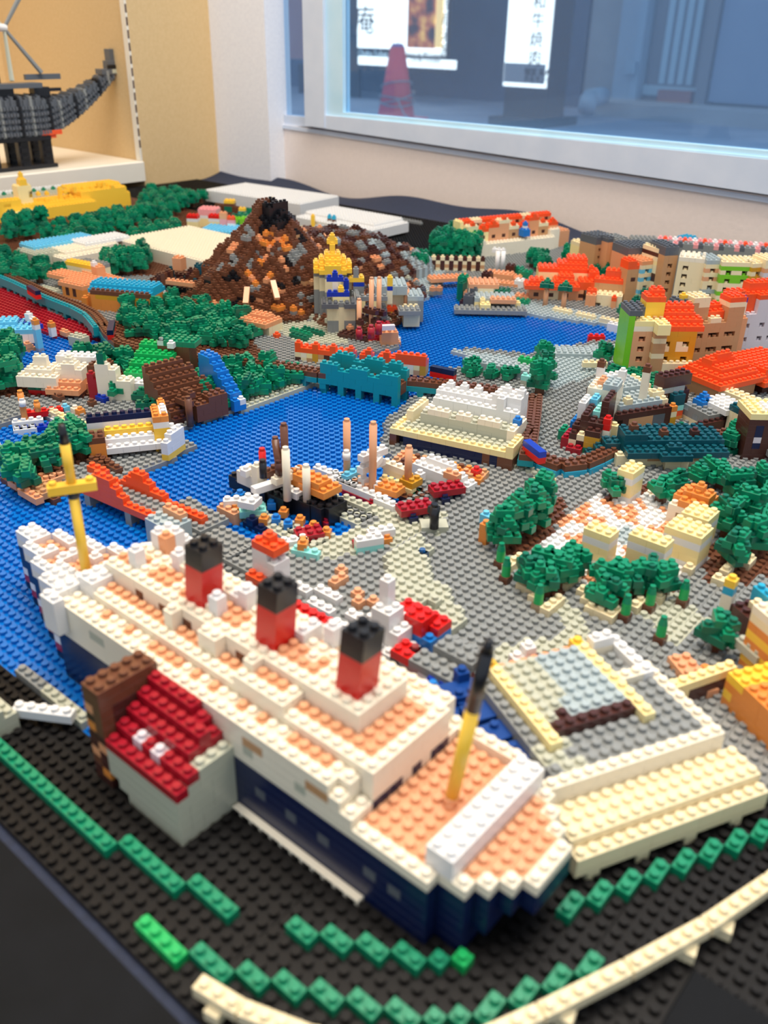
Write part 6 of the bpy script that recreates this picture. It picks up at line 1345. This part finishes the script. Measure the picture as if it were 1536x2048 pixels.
# hull: ribs along y, rising towards the bow
for k in range(56):
    y = -26+k*1.02
    t = max(0.0, (y-1)/30.0); z0 = 9.3+(t**1.5)*15.5; hh = 10.5*(1-0.72*min(1, t)**0.8)
    wd = 9*(1-0.72*min(1, t)); c = 'GGGgk'[k % 5] if k % 2 else 'G'
    V, Fc = join([geo_box(-wd/2-0.4*(k % 2), 0, 0, wd/2+0.4*(k % 2), 0.98, hh+0.5*(k % 3), 0.06)]+[geo_stud(-wd/2+0.8+q, 0.5, hh+0.5*(k % 3), 6) for q in range(max(1, int(wd-0.5)))]+[geo_box(wd/2+0.2, 0.1, 0.6+q*1.8, wd/2+0.9, 0.85, 1.6+q*1.8) for q in range(int(hh/1.8))])
    link('hull_rib', mesh_from('hull_rib', V, Fc, [MATS[c]]), A, (0, y, z0))
# figurehead
part('figurehead', join([geo_box(-1.6, -1.5, 0, 1.6, 7.5, 1.6, 0.1), geo_box(-1.3, 0.4, 1.6, 1.3, 7.0, 4.0, 0.1), geo_box(-1.2, 1.0, 4.0, 1.2, 7.8, 7.4, 0.1), geo_box(-1.1, 2.4, 7.4, 1.1, 8.6, 10.8, 0.1), geo_box(-1.0, 5.6, 10.8, 1.0, 8.4, 11.8, 0.1)]), 'G', A, loc=(0, 28.8, 26.0))
part('figurehead_dark', join([geo_box(1.2, 4.2, 5.0, 1.5, 7.4, 8.0), geo_box(1.15, 3.0, 8.0, 1.4, 4.6, 10.0), geo_box(1.15, 7.0, 7.6, 1.4, 8.7, 10.4), geo_box(1.3, 0.0, 1.6, 1.6, 3.6, 2.8)]), 'k', A, loc=(0, 28.8, 26.0))
for o_ in A.children:
    if o_.name.startswith('figurehead'): o_.scale = (1.2, 1.55, 1.0)
part('orange_keel', join([geo_box(-2, 0, 0, 3.6, 7, 1.3, 0.1), geo_box(-1.5, 1, -1.0, 3.2, 5, 0, 0.1)]), 'o', A, loc=(1.6, 0, 9.6))
part('deck_rail', geo_box(-1, -24, 23, 4.5, 3, 24.4, 0.1), 'G', A); part('bridge_house', geo_box(-3, -22, 19.5, 3, -6, 23, 0.1), 'k', A)
part('yard', geo_box(-0.6, 0, 25, 0.6, 12, 26.6, 0.1), 'G', A); part('yard_arm', geo_box(-0.6, 4, 21.6, 0.6, 11.6, 22.6, 0.1), 'k', A); part('cannon', geo_box(-1.5, 1.6, 19.2, 1.5, 7, 23.0, 0.1), 'k', A)
for yy in (-20, -15, -10): part('strut', join([geo_box(-0.6, yy, 24, 0.6, yy+1.6, 35.5, 0.05), geo_box(0.6, yy+0.2, 25, 1.0, yy+1.2, 35)]), 'k', A)
part('balloon_body', join([geo_box(-4, -26, 35, 4, -10, 42.5, 0.2)]+[geo_box(-4.4, -25+q*3, 35.5, 4.5, -23.6+q*3, 43.4, 0.1) for q in range(5)]), 'G', A)
part('yellow_ornament', join([geo_box(-2, -24, 43, 2, -21, 46, 0.1), geo_box(3.9, -24, 40, 4.6, -22, 42)]), 'y', A); part('red_hub', geo_box(-1.4, -10, 37.8, 1.6, -6.6, 40.6, 0.1), 'r', A)
part('propeller_hub', tube((0, -6.6, 39.3), (0, -3.6, 39.0), 1.1, n=12), 'w', A)
for (dx, dz, c) in ((0.2, 9.5, 'g'), (-0.1, 9.0, 'g'), (0.1, -10.5, 'h'), (0.2, -10, 'g')):
    pass
for k, (ex, ey, ez, c) in enumerate(((2.0, 3.2, 49.5, 'g'), (-2, -12.2, 48.5, 'h'), (2.6, -5.8, 25.0, 'h'), (1.5, 5.0, 27, 'g'))):
    part('propeller_blade', tube((0, -4.2, 39), (ex, ey, ez), 0.55, 0.8, 6), c, A)
part('name_plate', geo_box(1.75, 1.6, 0.3, 1.95, 4.4, 1.5), 'h', A, loc=(0, 28.8, 26.0))
